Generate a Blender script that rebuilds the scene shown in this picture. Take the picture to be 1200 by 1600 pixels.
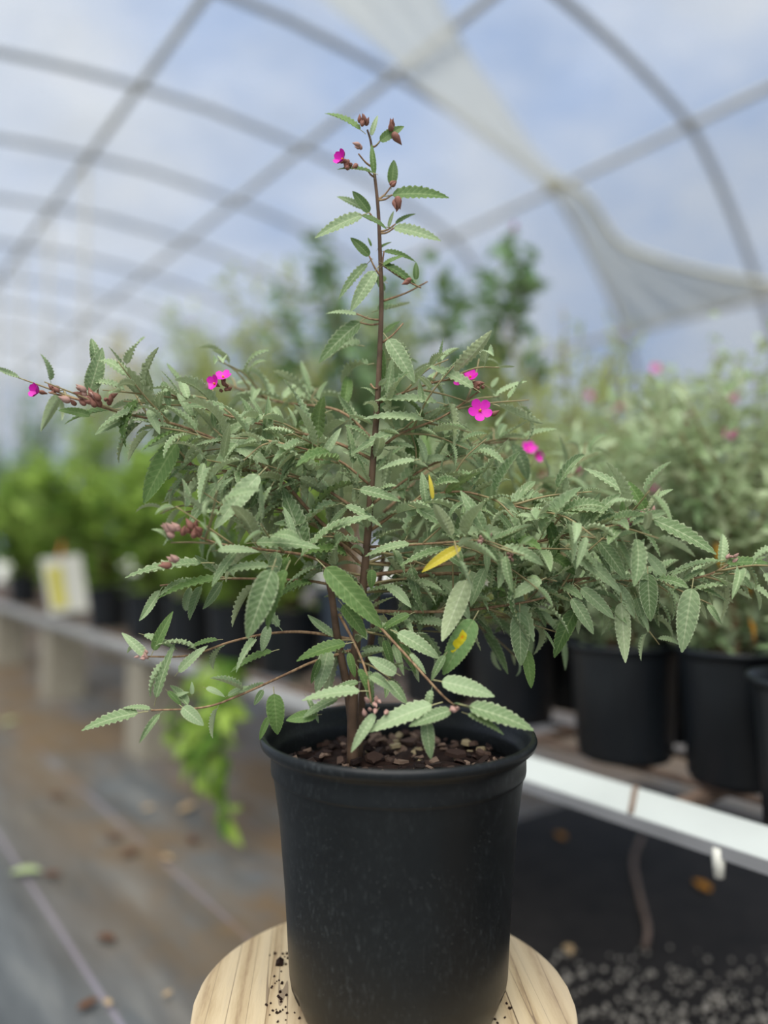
import bpy, math, random
import numpy as np
from mathutils import Vector, Matrix, Quaternion
random.seed(7)
rng = np.random.default_rng(7)
scene = bpy.context.scene
for o in list(bpy.data.objects): bpy.data.objects.remove(o)

# ------------------------------------------------------------------ camera
CAMZ = 0.82
cam_d = bpy.data.cameras.new('camera'); cam = bpy.data.objects.new('camera', cam_d)
scene.collection.objects.link(cam); scene.camera = cam
cam.location = (0, 0, CAMZ)
PITCH = math.atan(48/1200)
cam.rotation_euler = (math.pi/2 + PITCH, 0, 0)
cam_d.sensor_fit = 'VERTICAL'; cam_d.sensor_height = 48.0; cam_d.lens = 36.0
cam_d.clip_start = 0.02; cam_d.clip_end = 400
cam_d.dof.use_dof = True; cam_d.dof.focus_distance = 0.765; cam_d.dof.aperture_fstop = 1.55
cam_d.dof.aperture_blades = 0

# ------------------------------------------------------------------ world, sun, exposure
w = bpy.data.worlds.new('sky'); scene.world = w; w.use_nodes = True
nt = w.node_tree; nt.nodes.clear()
wo = nt.nodes.new('ShaderNodeOutputWorld'); bg = nt.nodes.new('ShaderNodeBackground')
tc = nt.nodes.new('ShaderNodeTexCoord'); mp = nt.nodes.new('ShaderNodeMapping')
mp.inputs['Scale'].default_value = (1.0, 1.0, 1.7); mp.inputs['Location'].default_value = (2.84, 0.0, 2.8)
nz = nt.nodes.new('ShaderNodeTexNoise'); nz.inputs['Scale'].default_value = 2.6; nz.inputs['Detail'].default_value = 6; nz.inputs['Roughness'].default_value = 0.55
rp = nt.nodes.new('ShaderNodeValToRGB')
rp.color_ramp.elements[0].position = 0.38; rp.color_ramp.elements[0].color = (0.20, 0.34, 0.62, 1)
rp.color_ramp.elements[1].position = 0.62; rp.color_ramp.elements[1].color = (0.55, 0.59, 0.65, 1)
nt.links.new(tc.outputs['Generated'], mp.inputs['Vector']); nt.links.new(mp.outputs[0], nz.inputs['Vector'])
nt.links.new(nz.outputs['Fac'], rp.inputs['Fac']); nt.links.new(rp.outputs['Color'], bg.inputs['Color'])
bg.inputs['Strength'].default_value = 0.85
nt.links.new(bg.outputs[0], wo.inputs['Surface'])
sun_d = bpy.data.lights.new('sun', 'SUN'); sun = bpy.data.objects.new('sun', sun_d); scene.collection.objects.link(sun)
sun_d.energy = 5.4; sun_d.angle = math.radians(60); sun_d.color = (1.0, 0.96, 0.9)
sun.rotation_euler = (math.radians(30), math.radians(-6), 0)
vs = scene.view_settings
vs.view_transform = 'Standard'; vs.look = 'None'; vs.gamma = 1.0; vs.use_curve_mapping = False
vs.exposure = 0.15

# ------------------------------------------------------------------ helpers
COL = scene.collection
FW = Vector((0, math.cos(PITCH), math.sin(PITCH))); UP = Vector((0, -math.sin(PITCH), math.cos(PITCH)))
CAM = Vector((0, 0, CAMZ))
def ray(px, py): return Vector(((px-600)/1200, 0, 0)) + UP*((800-py)/1200) + FW
def P(px, py, d): return CAM + ray(px, py)*d            # photo point at a real distance d
def Q(px, py, d): return P(px, py, .785+(d-.785)*(.62 if d < .86 else 1.))
AX = Vector((-0.6, 0.8, 0)); CR = Vector((0.8, 0.6, 0))  # tunnel axis, across
def T(u, v, z): return CR*u + AX*v + Vector((0, 0, z))
YAW = math.atan2(AX.y, AX.x) - math.pi/2                 # rotates +Y on to the axis
def bench_at(px, u):                                     # on lateral line u, seen at photo column px
    k = (px-600)/1200; y = u/(0.8*k+0.6); return Vector((k*y, y, 0))

def link(name, me, mats=(), parent=None, M=None):
    if me is not None and mats:
        me.materials.clear()
        for m in (mats if isinstance(mats, (list, tuple)) else [mats]): me.materials.append(m)
    o = bpy.data.objects.new(name, me); COL.objects.link(o)
    if parent is not None:
        o.parent = parent
        q = parent; off = Matrix.Identity(4)
        chain = []
        while q is not None: chain.append(q); q = q.parent
        for q in reversed(chain): off = off @ q.matrix_basis
        o.matrix_basis = off.inverted() @ (M if M is not None else Matrix.Identity(4))
    elif M is not None: o.matrix_basis = M
    return o
def tag(o, label=None, cat=None, group=None, kind=None):
    if label: o['label'] = label
    if cat: o['category'] = cat
    if group: o['group'] = group
    if kind: o['kind'] = kind
    return o
def thing(name, label, cat, loc, group=None, kind=None):
    o = link(name, None); o.location = loc; o.empty_display_size = 0.05
    o.matrix_basis = Matrix.Translation(loc)
    return tag(o, label, cat, group, kind)

class MB:
    def __init__(s): s.v = []; s.f = []; s.mi = []
    def add(s, vs_, fs, mi=0):
        n = len(s.v); s.v += [tuple(x) for x in vs_]; s.f += [tuple(i+n for i in f) for f in fs]; s.mi += [mi]*len(fs)
    def box(s, c, hx, hy, hz, X=Vector((1,0,0)), Y=Vector((0,1,0)), Z=Vector((0,0,1)), mi=0):
        c = Vector(c)
        vs_ = [c + X*hx*a + Y*hy*b + Z*hz*d for d in (-1,1) for b in (-1,1) for a in (-1,1)]
        s.add(vs_, [(0,2,3,1),(4,5,7,6),(0,1,5,4),(2,6,7,3),(0,4,6,2),(1,3,7,5)], mi)
    def tube(s, pts, rad, n=6, mi=0, cap=True):
        pts = [Vector(p) for p in pts]
        if not isinstance(rad, (list, tuple)): rad = [rad]*len(pts)
        t0 = (pts[1]-pts[0]).normalized(); ref = Vector((0,0,1)) if abs(t0.z) < .9 else Vector((1,0,0))
        nrm = t0.cross(ref).normalized(); vs_ = []; prev = t0
        for i, p in enumerate(pts):
            t = (pts[min(i+1,len(pts)-1)] - pts[max(i-1,0)]).normalized()
            nrm = (prev.rotation_difference(t) @ nrm).normalized(); prev = t
            b = t.cross(nrm)
            for k in range(n):
                a = 2*math.pi*k/n; vs_.append(p + (nrm*math.cos(a)+b*math.sin(a))*rad[i])
        fs = []
        for i in range(len(pts)-1):
            for k in range(n):
                a = i*n+k; c = i*n+(k+1)%n; fs.append((a, c, c+n, a+n))
        if cap: fs += [tuple(range(n))[::-1], tuple(range((len(pts)-1)*n, len(pts)*n))]
        s.add(vs_, fs, mi)
    def lathe(s, prof, n=64, c=(0,0,0), mi=0, fn=None):
        vs_ = []
        for i, (r, z) in enumerate(prof):
            for k in range(n):
                a = 2*math.pi*k/n; rr, zz = (r, z) if fn is None else fn(i, r, z, a)
                vs_.append((c[0]+rr*math.cos(a), c[1]+rr*math.sin(a), c[2]+zz))
        fs = [(i*n+k, i*n+(k+1)%n, (i+1)*n+(k+1)%n, (i+1)*n+k) for i in range(len(prof)-1) for k in range(n)]
        s.add(vs_, fs, mi)
    def mesh(s, name, smooth=True):
        me = bpy.data.meshes.new(name); me.from_pydata(s.v, [], s.f)
        me.polygons.foreach_set('material_index', s.mi)
        if smooth: me.polygons.foreach_set('use_smooth', [True]*len(s.f))
        me.update(); return me
    def build(s, name, mats, parent=None, smooth=True, M=None):
        return link(name, s.mesh(name, smooth), mats, parent, M)

def catmull(pts, sub=8):
    pts = [Vector(p) for p in pts]; out = []
    q = [pts[0]*2-pts[1]] + pts + [pts[-1]*2-pts[-2]]
    for i in range(1, len(q)-2):
        for k in range(sub):
            t = k/sub
            out.append(0.5*((2*q[i]) + (q[i+1]-q[i-1])*t + (2*q[i-1]-5*q[i]+4*q[i+1]-q[i+2])*t*t + (3*q[i]-q[i-1]-3*q[i+1]+q[i+2])*t**3))
    out.append(pts[-1]); return out

# ------------------------------------------------------------------ materials
def lin(r, g, b):
    f = lambda c: (c/255/12.92) if c/255 <= .04045 else ((c/255+.055)/1.055)**2.4
    return (f(r), f(g), f(b), 1)
class N:
    def __init__(s, name):
        s.m = bpy.data.materials.new(name); s.m.use_nodes = True; s.t = s.m.node_tree; s.t.nodes.clear()
        s.out = s.n('ShaderNodeOutputMaterial')
    def n(s, kind, **kw):
        x = s.t.nodes.new(kind)
        for k, v in kw.items():
            if k in x.inputs: x.inputs[k].default_value = v
            else: setattr(x, k, v)
        return x
    def l(s, a, b): s.t.links.new(a, b)
    def math(s, op, a, b=None, c=None):
        x = s.n('ShaderNodeMath', operation=op)
        for i, q in enumerate((a, b, c)):
            if q is None: continue
            if isinstance(q, (int, float)): x.inputs[i].default_value = q
            else: s.l(q, x.inputs[i])
        return x.outputs[0]
    def mix(s, f, a, b):
        x = s.n('ShaderNodeMix', data_type='RGBA')
        for sock, q in ((x.inputs[0], f), (x.inputs[6], a), (x.inputs[7], b)):
            if isinstance(q, (int, float, tuple)): sock.default_value = q
            else: s.l(q, sock)
        return x.outputs[2]
    def ramp(s, f, stops):
        x = s.n('ShaderNodeValToRGB'); e = x.color_ramp.elements
        while len(e) < len(stops): e.new(0.5)
        for i, (p, c) in enumerate(stops):
            e[i].position = p; e[i].color = c if isinstance(c, tuple) else (c, c, c, 1)
        s.l(f, x.inputs[0]); return x.outputs[0]
    def noise(s, vec, scale, detail=3, rough=.5):
        x = s.n('ShaderNodeTexNoise', Scale=scale, Detail=detail, Roughness=rough)
        if vec is not None: s.l(vec, x.inputs['Vector'])
        return x.outputs['Fac']
    def coord(s, kind='Object', scale=None, rot=None):
        x = s.n('ShaderNodeTexCoord').outputs[kind]
        if scale or rot:
            m = s.n('ShaderNodeMapping')
            if scale: m.inputs['Scale'].default_value = scale
            if rot: m.inputs['Rotation'].default_value = rot
            s.l(x, m.inputs['Vector']); x = m.outputs[0]
        return x
    def bsdf(s, col, rough=.6, spec=.4, bump=None, bs=.3, bd=.002, metal=0., trans=None):
        b = s.n('ShaderNodeBsdfPrincipled'); b.inputs['Specular IOR Level'].default_value = spec; b.inputs['Metallic'].default_value = metal
        for sock, q in ((b.inputs['Base Color'], col), (b.inputs['Roughness'], rough)):
            if isinstance(q, (int, float, tuple)): sock.default_value = q
            else: s.l(q, sock)
        if bump is not None:
            bp = s.n('ShaderNodeBump', Strength=bs, Distance=bd); s.l(bump, bp.inputs['Height']); s.l(bp.outputs[0], b.inputs['Normal'])
        o = b.outputs[0]
        if trans is not None:
            tr = s.n('ShaderNodeBsdfTranslucent'); mx = s.n('ShaderNodeMixShader'); mx.inputs[0].default_value = trans
            if isinstance(col, tuple): tr.inputs[0].default_value = col
            else: s.l(col, tr.inputs[0])
            s.l(o, mx.inputs[1]); s.l(tr.outputs[0], mx.inputs[2]); o = mx.outputs[0]
        s.l(o, s.out.inputs[0]); return s.m
def simple(name, c, rough=.6, spec=.4, var=.25, scale=20, metal=0.):
    k = N(name); nz_ = k.noise(k.coord(), scale, 4)
    d = tuple(x*(1-var) for x in c[:3])+(1,); h = tuple(min(1, x*(1+var)) for x in c[:3])+(1,)
    return k.bsdf(k.ramp(nz_, [(.3, d), (.7, h)]), rough, spec, metal=metal)

def leaf_material(name, top_d, top_l, under, vein, trans=.22, veins=True, spot=False):
    k = N(name)
    oi = k.n('ShaderNodeObjectInfo').outputs['Random']; at = k.n('ShaderNodeAttribute', attribute_name='tint').outputs['Fac']
    rnd = k.math('FRACT', k.math('ADD', oi, at))
    top = k.mix(rnd, top_d, top_l)
    und = k.mix(k.math('MULTIPLY', rnd, .5), under, top_l)
    if veins:
        uv = k.n('ShaderNodeSeparateXYZ'); k.l(k.n('ShaderNodeUVMap').outputs[0], uv.inputs[0])
        t = k.math('MULTIPLY', k.math('ABSOLUTE', k.math('SUBTRACT', uv.outputs[1], .5)), 2)
        mid = k.math('LESS_THAN', t, .07)
        ph = k.math('SINE', k.math('MULTIPLY', k.math('SUBTRACT', k.math('MULTIPLY', uv.outputs[0], 10), k.math('MULTIPLY', t, 1.7)), 6.2832))
        vm = k.math('MAXIMUM', mid, k.math('MULTIPLY', k.math('GREATER_THAN', ph, .8), .5))
        nzv = k.noise(k.coord(), 60, 3)
        top = k.mix(k.math('MULTIPLY', vm, .5), top, vein)
        und = k.mix(k.math('MULTIPLY', vm, .6), und, vein)
        top = k.mix(k.math('MULTIPLY', nzv, .3), top, under)
        edge = k.math('MULTIPLY', k.math('GREATER_THAN', t, .88), .45)
        top = k.mix(edge, top, vein); und = k.mix(edge, und, vein)
        if spot:
            d = k.n('ShaderNodeVectorMath', operation='DISTANCE'); k.l(k.n('ShaderNodeUVMap').outputs[0], d.inputs[0]); d.inputs[1].default_value = (.36, .42, 0)
            q = k.math('ADD', d.outputs[1], k.math('MULTIPLY', k.noise(k.coord(), 8, 3), .45))
            yel = k.ramp(q, [(.24, lin(225,140,10)), (.30, lin(200,186,24))])
            top = k.mix(k.math('LESS_THAN', q, .40), top, yel)
    bf = k.n('ShaderNodeNewGeometry').outputs['Backfacing']
    col = k.mix(bf, top, und)
    return k.bsdf(col, .55, .35, trans=trans)

M = {}
M['leaf'] = leaf_material('sage_leaf', lin(94,126,74), lin(162,186,140), lin(174,184,138), lin(204,212,172))
M['leaf_dark'] = leaf_material('green_leaf', lin(66,100,46), lin(104,138,70), lin(140,158,104), lin(150,170,108))  # darker green; on the top spike it also carries painted shade
M['leaf_yellow'] = leaf_material('yellow_leaf', lin(196,180,40), lin(215,195,60), lin(205,190,90), lin(225,210,120))
M['leaf_spot'] = leaf_material('spotted_leaf', lin(86,120,62), lin(110,148,82), lin(150,170,125), lin(150,165,110), spot=True)
M['petiole'] = simple('petiole', lin(170,165,120), .6)
k = N('bark_stem'); n1 = k.noise(k.coord('Object', (60,60,14)), 4, 4)
M['stem'] = k.bsdf(k.ramp(n1, [(.3, lin(112,84,64)), (.6, lin(158,130,98)), (.8, lin(176,156,122))]), .7, .3, n1, .4, .001)
M['trunk'] = simple('trunk_bark', lin(98,78,62), .75, .3, .35, 60)
M['twig'] = simple('green_twig', lin(150,136,98), .65, .3, .2, 60)
M['petal'] = simple('magenta_petal', lin(214,36,178), .5, .3, .25, 120)
M['petal_far'] = simple('pink_petal', lin(205,70,150), .5, .3, .2, 60)
M['flower_eye'] = simple('orange_eye', lin(225,160,60), .6)
M['bud'] = simple('russet_bud', lin(142,98,84), .65, .3, .35, 150)
M['bud_pale'] = simple('downy_bud', lin(176,140,128), .7, .3, .25, 150)
# black plastic with scuffs
k = N('black_plastic'); c0 = k.coord()
sc1 = k.noise(k.coord('Object', (1,1,.35)), 300, 4, .75); sc2 = k.noise(c0, 9, 3)
scr = k.math('MULTIPLY', k.ramp(sc1, [(.54, 0.), (.72, 1.)]), k.ramp(sc2, [(.40, 0.), (.7, 1.)]))
sp = k.n('ShaderNodeTexVoronoi', Scale=260.); k.l(c0, sp.inputs['Vector'])
spk = k.ramp(sp.outputs['Distance'], [(.07, 1.), (.12, 0.)])
dust = k.ramp(k.noise(c0, 5, 5, .6), [(.35, lin(12,14,15)), (.7, lin(26,30,31))])
colp = k.mix(k.math('MULTIPLY', scr, .4), dust, lin(92,98,98))
colp = k.mix(k.math('MULTIPLY', k.math('MULTIPLY', spk, k.ramp(k.noise(c0, 30, 2), [(.5, 0.), (.6, 1.)])), .45), colp, lin(150,155,150))
M['pot'] = k.bsdf(colp, k.ramp(sc2, [(.3, .30), (.7, .46)]), .36, sc1, .06, .001)
M['pot_far'] = simple('dark_plastic', lin(28,33,38), .42, .45, .25, 6)
M['pot_blue'] = simple('slate_plastic', lin(76,86,98), .5, .4, .2, 6)
M['soil'] = simple('potting_soil', lin(44,30,24), .9, .2, .5, 90)
for i, c in enumerate([(52,40,35), (88,70,60), (40,29,26), (132,110,94), (64,48,41)]):
    M['chip%d' % i] = simple('bark_%d' % i, lin(*c), .8, .2, .4, 200)
M['chip_pale'] = simple('dry_leaf', lin(166,150,116), .8, .2, .3, 90)
M['fallen_tan'] = simple('fallen_tan', lin(176,150,112), .7, .3, .3, 60)
M['fallen_rust'] = simple('fallen_rust', lin(92,64,46), .7, .3, .3, 60)
M['fallen_green'] = simple('fallen_green', lin(158,172,124), .7, .3, .3, 60)
M['fallen_gold'] = simple('fallen_gold', lin(180,120,20), .7, .3, .3, 60)
# weathered wood
def wood(name, seed):
    k = N(name); c = k.coord('Object', (1, .09, 1)); mv = k.n('ShaderNodeVectorMath', operation='ADD'); k.l(c, mv.inputs[0]); mv.inputs[1].default_value = (seed*.37, seed*.11, 0)
    wv = k.n('ShaderNodeTexWave', Scale=11., Distortion=5., Detail=4.); wv.inputs['Detail Scale'].default_value = 1.2
    k.l(mv.outputs[0], wv.inputs['Vector']); fine = k.noise(mv.outputs[0], 220, 3, .7)
    g = k.math('ADD', k.math('MULTIPLY', wv.outputs['Fac'], .4), k.math('MULTIPLY', fine, .6))
    col = k.ramp(g, [(.14, lin(150,124,94)), (.36, lin(190,168,132)), (.62, lin(208,188,152)), (.9, lin(196,178,148))])
    grey = k.ramp(k.noise(mv.outputs[0], 12, 3), [(.5, 0.), (.75, .55)])
    col = k.mix(grey, col, lin(176,160,142))
    ck = k.math('LESS_THAN', k.math('ABSOLUTE', k.math('SUBTRACT', k.noise(k.coord('Object', (1, .03, 1)), 26+seed*3, 1), .5)), .004)
    col = k.mix(k.math('MULTIPLY', ck, .6), col, lin(96,76,66))
    return k.bsdf(col, .65, .3, g, .5, .0015)
for i in range(4): M['wood%d' % i] = wood('weathered_pine_%d' % i, i)
# ground cloth
k = N('woven_ground_cloth'); gc = k.coord('Object'); sx = k.n('ShaderNodeSeparateXYZ'); k.l(gc, sx.inputs[0])
streak = k.noise(k.coord('Object', (6, .8, 1)), 2.2, 5, .6)
base = k.ramp(streak, [(.3, lin(70,74,76)), (.55, lin(96,99,100)), (.75, lin(124,125,122))])
wob = k.math('MULTIPLY', k.noise(k.coord('Object', (1,.5,1)), 1.5, 2), .05)
ln = k.math('ABSOLUTE', k.math('SUBTRACT', k.math('FRACT', k.math('ADD', k.math('MULTIPLY', sx.outputs[0], 3.3), wob)), .5))
line = k.math('LESS_THAN', ln, .016)
base = k.mix(k.math('MULTIPLY', line, .6), base, lin(150,142,158))
stain = k.ramp(k.noise(k.coord('Object', (1.6,.8,1)), 1.7, 5, .65), [(.36, 0.), (.56, 1.)])
near = k.ramp(sx.outputs[0], [(.35, 0.), (.75, 1.)])
rust = k.math('MULTIPLY', k.math('MULTIPLY', stain, near), .85)
base = k.mix(rust, base, lin(108,86,56))
patch = k.ramp(k.noise(gc, 7, 4, .6), [(.64, 0.), (.72, .5)]); base = k.mix(patch, base, lin(78,56,42))
M['cloth'] = k.bsdf(base, k.ramp(k.noise(gc, 3, 3), [(.3, .42), (.7, .62)]), .45, k.noise(gc, 300, 2), .15, .001)
M['earth'] = simple('outside_ground', lin(206,204,190), .9, .2, .3, 2)
M['strip_dark'] = simple('dark_strip', lin(32,29,27), .8, .3, .4, 14)
M['gravel'] = simple('pale_gravel', lin(150,144,134), .7, .4, .3, 30)
k = N('concrete'); cn = k.noise(k.coord(), 40, 5, .7)
M['concrete'] = k.bsdf(k.ramp(cn, [(.3, lin(134,128,112)), (.7, lin(178,170,152))]), .9, .2, cn, .5, .004)
M['rail_white'] = simple('white_painted_steel', lin(206,211,206), .35, .5, .08, 5)
M['rail_grey'] = simple('grey_rail_steel', lin(150,150,150), .45, .5, .12, 8)  # grey rail; on the white rail's lip this tone is painted shade
M['rod'] = simple('rusty_rod', lin(124,104,90), .6, .4, .3, 30)
M['galv'] = simple('galvanised_tube', lin(150,155,162), .5, .5, .1, 5, 0.)
M['purlin'] = simple('weathered_tube', lin(166,165,158), .5, .4, .1, 5, 0.)
def film(name, tr, c, trc):
    k = N(name); n_ = k.noise(k.coord('Object', (1, 1, 1)), 1.3, 4, .6)
    a = k.n('ShaderNodeBsdfTransparent'); a.inputs[0].default_value = trc
    b = k.n('ShaderNodeBsdfTranslucent'); b.inputs[0].default_value = c
    d = k.n('ShaderNodeBsdfDiffuse'); d.inputs[0].default_value = c
    m1 = k.n('ShaderNodeMixShader'); m1.inputs[0].default_value = .25; k.l(b.outputs[0], m1.inputs[1]); k.l(d.outputs[0], m1.inputs[2])
    m2 = k.n('ShaderNodeMixShader'); k.l(k.ramp(n_, [(.3, max(0, tr-.08)), (.7, tr+.08)]), m2.inputs[0]); k.l(m1.outputs[0], m2.inputs[1]); k.l(a.outputs[0], m2.inputs[2])
    k.l(m2.outputs[0], k.out.inputs[0]); return k.m
M['film'] = film('poly_film', .74, (.72,.75,.78,1), (.97,.98,.98,1))
M['shade'] = film('shade_cloth', .3, (.47,.48,.45,1), (.9,.9,.87,1))
M['hem'] = simple('cloth_hem', lin(186,184,164), .8, .2, .1, 20)
M['card'] = simple('white_card', lin(238,236,222), .5, .3, .04, 8)
M['card_yellow'] = simple('yellow_print', lin(232,222,120), .5, .3, .08, 8)
M['clip'] = simple('orange_clip', lin(200,120,60), .5)
M['gold_leaf'] = simple('gold_leaf', lin(226,160,20), .6, .3, .2, 40)
def far_leaf(name, d, l, u, tr=.25): return leaf_material(name, lin(*d), lin(*l), lin(*u), lin(*u), tr, veins=False)
M['f_sage'] = far_leaf('far_sage', (120,148,96), (194,208,166), (196,204,164))
M['f_bright'] = far_leaf('far_bright', (62,108,22), (178,206,92), (150,176,96), .4)
M['f_dark'] = far_leaf('far_dark', (64,102,60), (128,160,108), (135,158,115))
M['f_olive'] = far_leaf('far_olive', (116,138,60), (186,194,118), (178,184,125), .35)
M['f_yellow'] = far_leaf('far_yellowish', (150,150,80), (196,186,120), (190,180,130), .3)

# ------------------------------------------------------------------ greenhouse shell
Z = 3.3; UC = .72*Z
prof_half = [(0,1.005),(.23,.993),(.45,.965),(.63,.925),(.78,.868),(.93,.725),(1.05,.56),(1.13,.36),(1.17,.1),(1.18,-CAMZ/Z)]
half = catmull([Vector((a, b, 0)) for a, b in prof_half], 5)
ARCH = [(UC - p.x*Z, p.y*Z + CAMZ) for p in reversed(half)] + [(UC + p.x*Z, p.y*Z + CAMZ) for p in half[1:]]
def arch_hit(px, py, s=.97):
    d = ray(px, py); u = d.dot(CR); v = d.dot(AX)
    for (u0, z0), (u1, z1) in zip(ARCH, ARCH[1:]):
        a0 = math.atan2(z0-CAMZ, u0); a1 = math.atan2(z1-CAMZ, u1); a = math.atan2(d.z, u)
        if min(a0, a1) <= a <= max(a0, a1) and u1 > 0:
            t = (a-a0)/(a1-a0); k_ = (u0+(u1-u0)*t)/u
            if k_ > 0: return CAM + d*k_*s
    return CAM + d*4
V0, V1 = -3.0, 16.0
HV = [Z*(.885+.375*i) for i in range(-4, 10)]
mb = MB()
nv = 30
vs_ = [T(u, V0+(V1-V0)*j/nv, z) for j in range(nv+1) for (u, z) in [(UC+(u_-UC)*1.012, z_+.03) for u_, z_ in ARCH]]
na = len(ARCH)
mb.add(vs_, [(j*na+i, j*na+i+1, (j+1)*na+i+1, (j+1)*na+i) for j in range(nv) for i in range(na-1)])
# far end wall of film
e0 = len(mb.v); ring = [T(u, V1, z) for u, z in ARCH]; mb.add(ring, [tuple(range(na))])
tag(mb.build('ceiling', M['film']), 'arched translucent plastic film cover of the greenhouse tunnel', None, None, 'structure')
frame = thing('trim_1', 'grey steel hoops and purlins of the greenhouse tunnel', None, T(UC, 4, 0), None, 'structure')
hoop_me = None
for v in HV:
    if hoop_me is None:
        b = MB(); b.tube([CR*(u-UC) + Vector((0,0,z)) for u, z in ARCH], .029, 8); hoop_me = b.mesh('hoop'); hoop_me.materials.append(M['galv'])
    link('hoop', hoop_me, (), frame, Matrix.Translation(T(UC, v, 0)))
for (u, z) in ((.55*Z, .985*Z), (.955*Z, .975*Z), (1.475*Z, .885*Z), (1.745*Z, .565*Z)):
    b = MB(); b.tube([T(u, V0, z+CAMZ), T(u, V1, z+CAMZ)], .027, 8); b.build('purlin', M['purlin'], frame)
for i, v in enumerate(HV):
    if v > 6: 
        b = MB(); b.tube([T(.55*Z, v, 0), T(.55*Z, v, .985*Z+CAMZ)], .022, 8); b.build('post', M['purlin'], frame)
# ground
g = MB(); g.add([(-7,-7,0),(14,-7,0),(14,20,0),(-7,20,0)], [(0,1,2,3)])
fl = MB(); fl.add([(-9,-6,0.0),(9,-6,0),(9,18,0),(-9,18,0)], [(0,1,2,3)])
tag(fl.build('floor', M['cloth'], M=Matrix.Rotation(YAW, 4, 'Z')), 'dark woven ground cloth with rusty stains covering the greenhouse floor', None, None, 'structure')
gg = MB(); gg.add([(-80,-80,-.02),(80,-80,-.02),(80,80,-.02),(-80,80,-.02)], [(0,1,2,3)])
tag(gg.build('ground', M['earth']), 'open ground outside the greenhouse tunnel', None, None, 'structure')
# dark strip laid over the floor under the bench
ds = MB(); nn = 24
for i in range(nn):
    v0 = -2+3.6*i/nn; v1 = -2+3.6*(i+1)/nn
    w0 = .04*math.sin(i*1.7); w1 = .04*math.sin((i+1)*1.7)
    ds.add([T(.98+w0, v0, .006), T(2.3, v0, .006), T(2.3, v1, .006), T(.98+w1, v1, .006)], [(0,1,2,3)])
tag(ds.build('floor_dark_strip', M['strip_dark'], smooth=False), 'dark strip of ground beneath the bench', None, None, 'structure')

# ------------------------------------------------------------------ hanging shade cloth
cl = thing('shade_cloth', 'greyish white shade cloth gathered at a purlin and draped along the hoop', 'cloth', arch_hit(865, 290))
rows = [((300,-170),(640,-170)),((400,-90),(665,-90)),((505,0),(690,0)),((602,85),(732,80)),((695,172),(790,165)),((785,243),(836,233)),((850,293),(884,284)),
        ((886,332),(922,314)),((918,392),(966,376)),((942,442),(1040,408)),((964,488),(1130,430)),((984,528),(1225,448))]
L = catmull([arch_hit(a[0], a[1], .965) for a, b in rows], 4); R = catmull([arch_hit(b[0], b[1], .955) for a, b in rows], 4)
nc = 16; vv = []
for i, (a, b_) in enumerate(zip(L, R)):
    for j in range(nc+1):
        t = j/nc; wdt = (b_-a).length
        p = a.lerp(b_, t); dn = (CAM-p).normalized()
        p = p + dn*(.05*math.sin(t*22+i*.15)*min(1, wdt) + .10*wdt*math.sin(math.pi*t)*.3); vv.append(p)
b = MB(); b.add(vv, [(i*(nc+1)+j, i*(nc+1)+j+1, (i+1)*(nc+1)+j+1, (i+1)*(nc+1)+j) for i in range(len(L)-1) for j in range(nc)])
b.build('sheet', M['shade'], cl)
b = MB(); b.tube(R[24:], .022, 6); b.build('hem', M['hem'], cl)
b = MB(); kp = arch_hit(867, 289, .955); b.lathe([(.0,-.07),(.05,-.06),(.065,0),(.05,.06),(0,.07)], 12, kp); b.build('tie', M['hem'], cl)

# ------------------------------------------------------------------ bench
BZ = CAMZ-.41
U0, U1 = 1.0, 1.95
def rail(bn, u, s, v0, v1, mf, ml, straps, wide):
    b = MB(); X, Y = CR*s, AX; vc = (v0+v1)/2; hl = (v1-v0)/2
    SX = (X*wide + Vector((0,0,wide*.4))).normalized(); Zs = SX.cross(Y)
    b.box(T(u, vc, BZ+wide*.2)+X*wide/2, wide*.538, hl, .002, SX, Y, Zs); b.build('rail_flange', M[mf], bn, False)
    b = MB(); b.box(T(u, vc, BZ-.008), .003, hl, .009, X, Y); b.build('rail_lip', M[ml], bn, False)
    if straps:
        for vj in range(8):
            b = MB(); vq_ = -1.43+.36*vj; SX2 = (SX + Y*.5).normalized(); b.box(T(u, vq_, BZ+wide*.2+.0025)+X*wide/2, wide*.6, .004, .0025, SX2, SX2.cross(Zs), Zs); b.build('rail_strap', M['rod'], bn, False)
def bench(bn, v0, v1, mf, ml, straps, wide):
    rail(bn, U0, 1, v0, v1, mf, ml, straps, wide); rail(bn, U1, -1, v0, v1, mf, ml, False, wide)
    v = v0+.12
    while v < v1:
        b = MB(); b.box(T((U0+U1)/2, v, BZ-.014), (U1-U0)/2-.008, .012, .008, CR, AX); b.build('crossbar', M['rod'], bn, False); v += .42
    for u in (1.09, 1.22, 1.36, 1.5, 1.64, 1.78, 1.88):
        b = MB(); b.tube([T(u, v0, BZ+.001), T(u, v1, BZ+.001)], .007, 6); b.build('rod', M['rod'], bn)
bench(thing('plant_bench', 'plant bench with a bright white rail beside the big pot', 'bench', T(1.35, 0, BZ-.05)), -1.5, 1.36, 'rail_white', 'rail_grey', True, .056)  # white rail's lip is grey: the shade on its upright face painted in
bench(thing('plant_bench', 'long plant bench with a dull grey rail carrying the bright leafy plants', 'bench', T(1.35, 5, BZ-.05)), 1.39, 9.0, 'rail_grey', 'rail_grey', False, .034)
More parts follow.
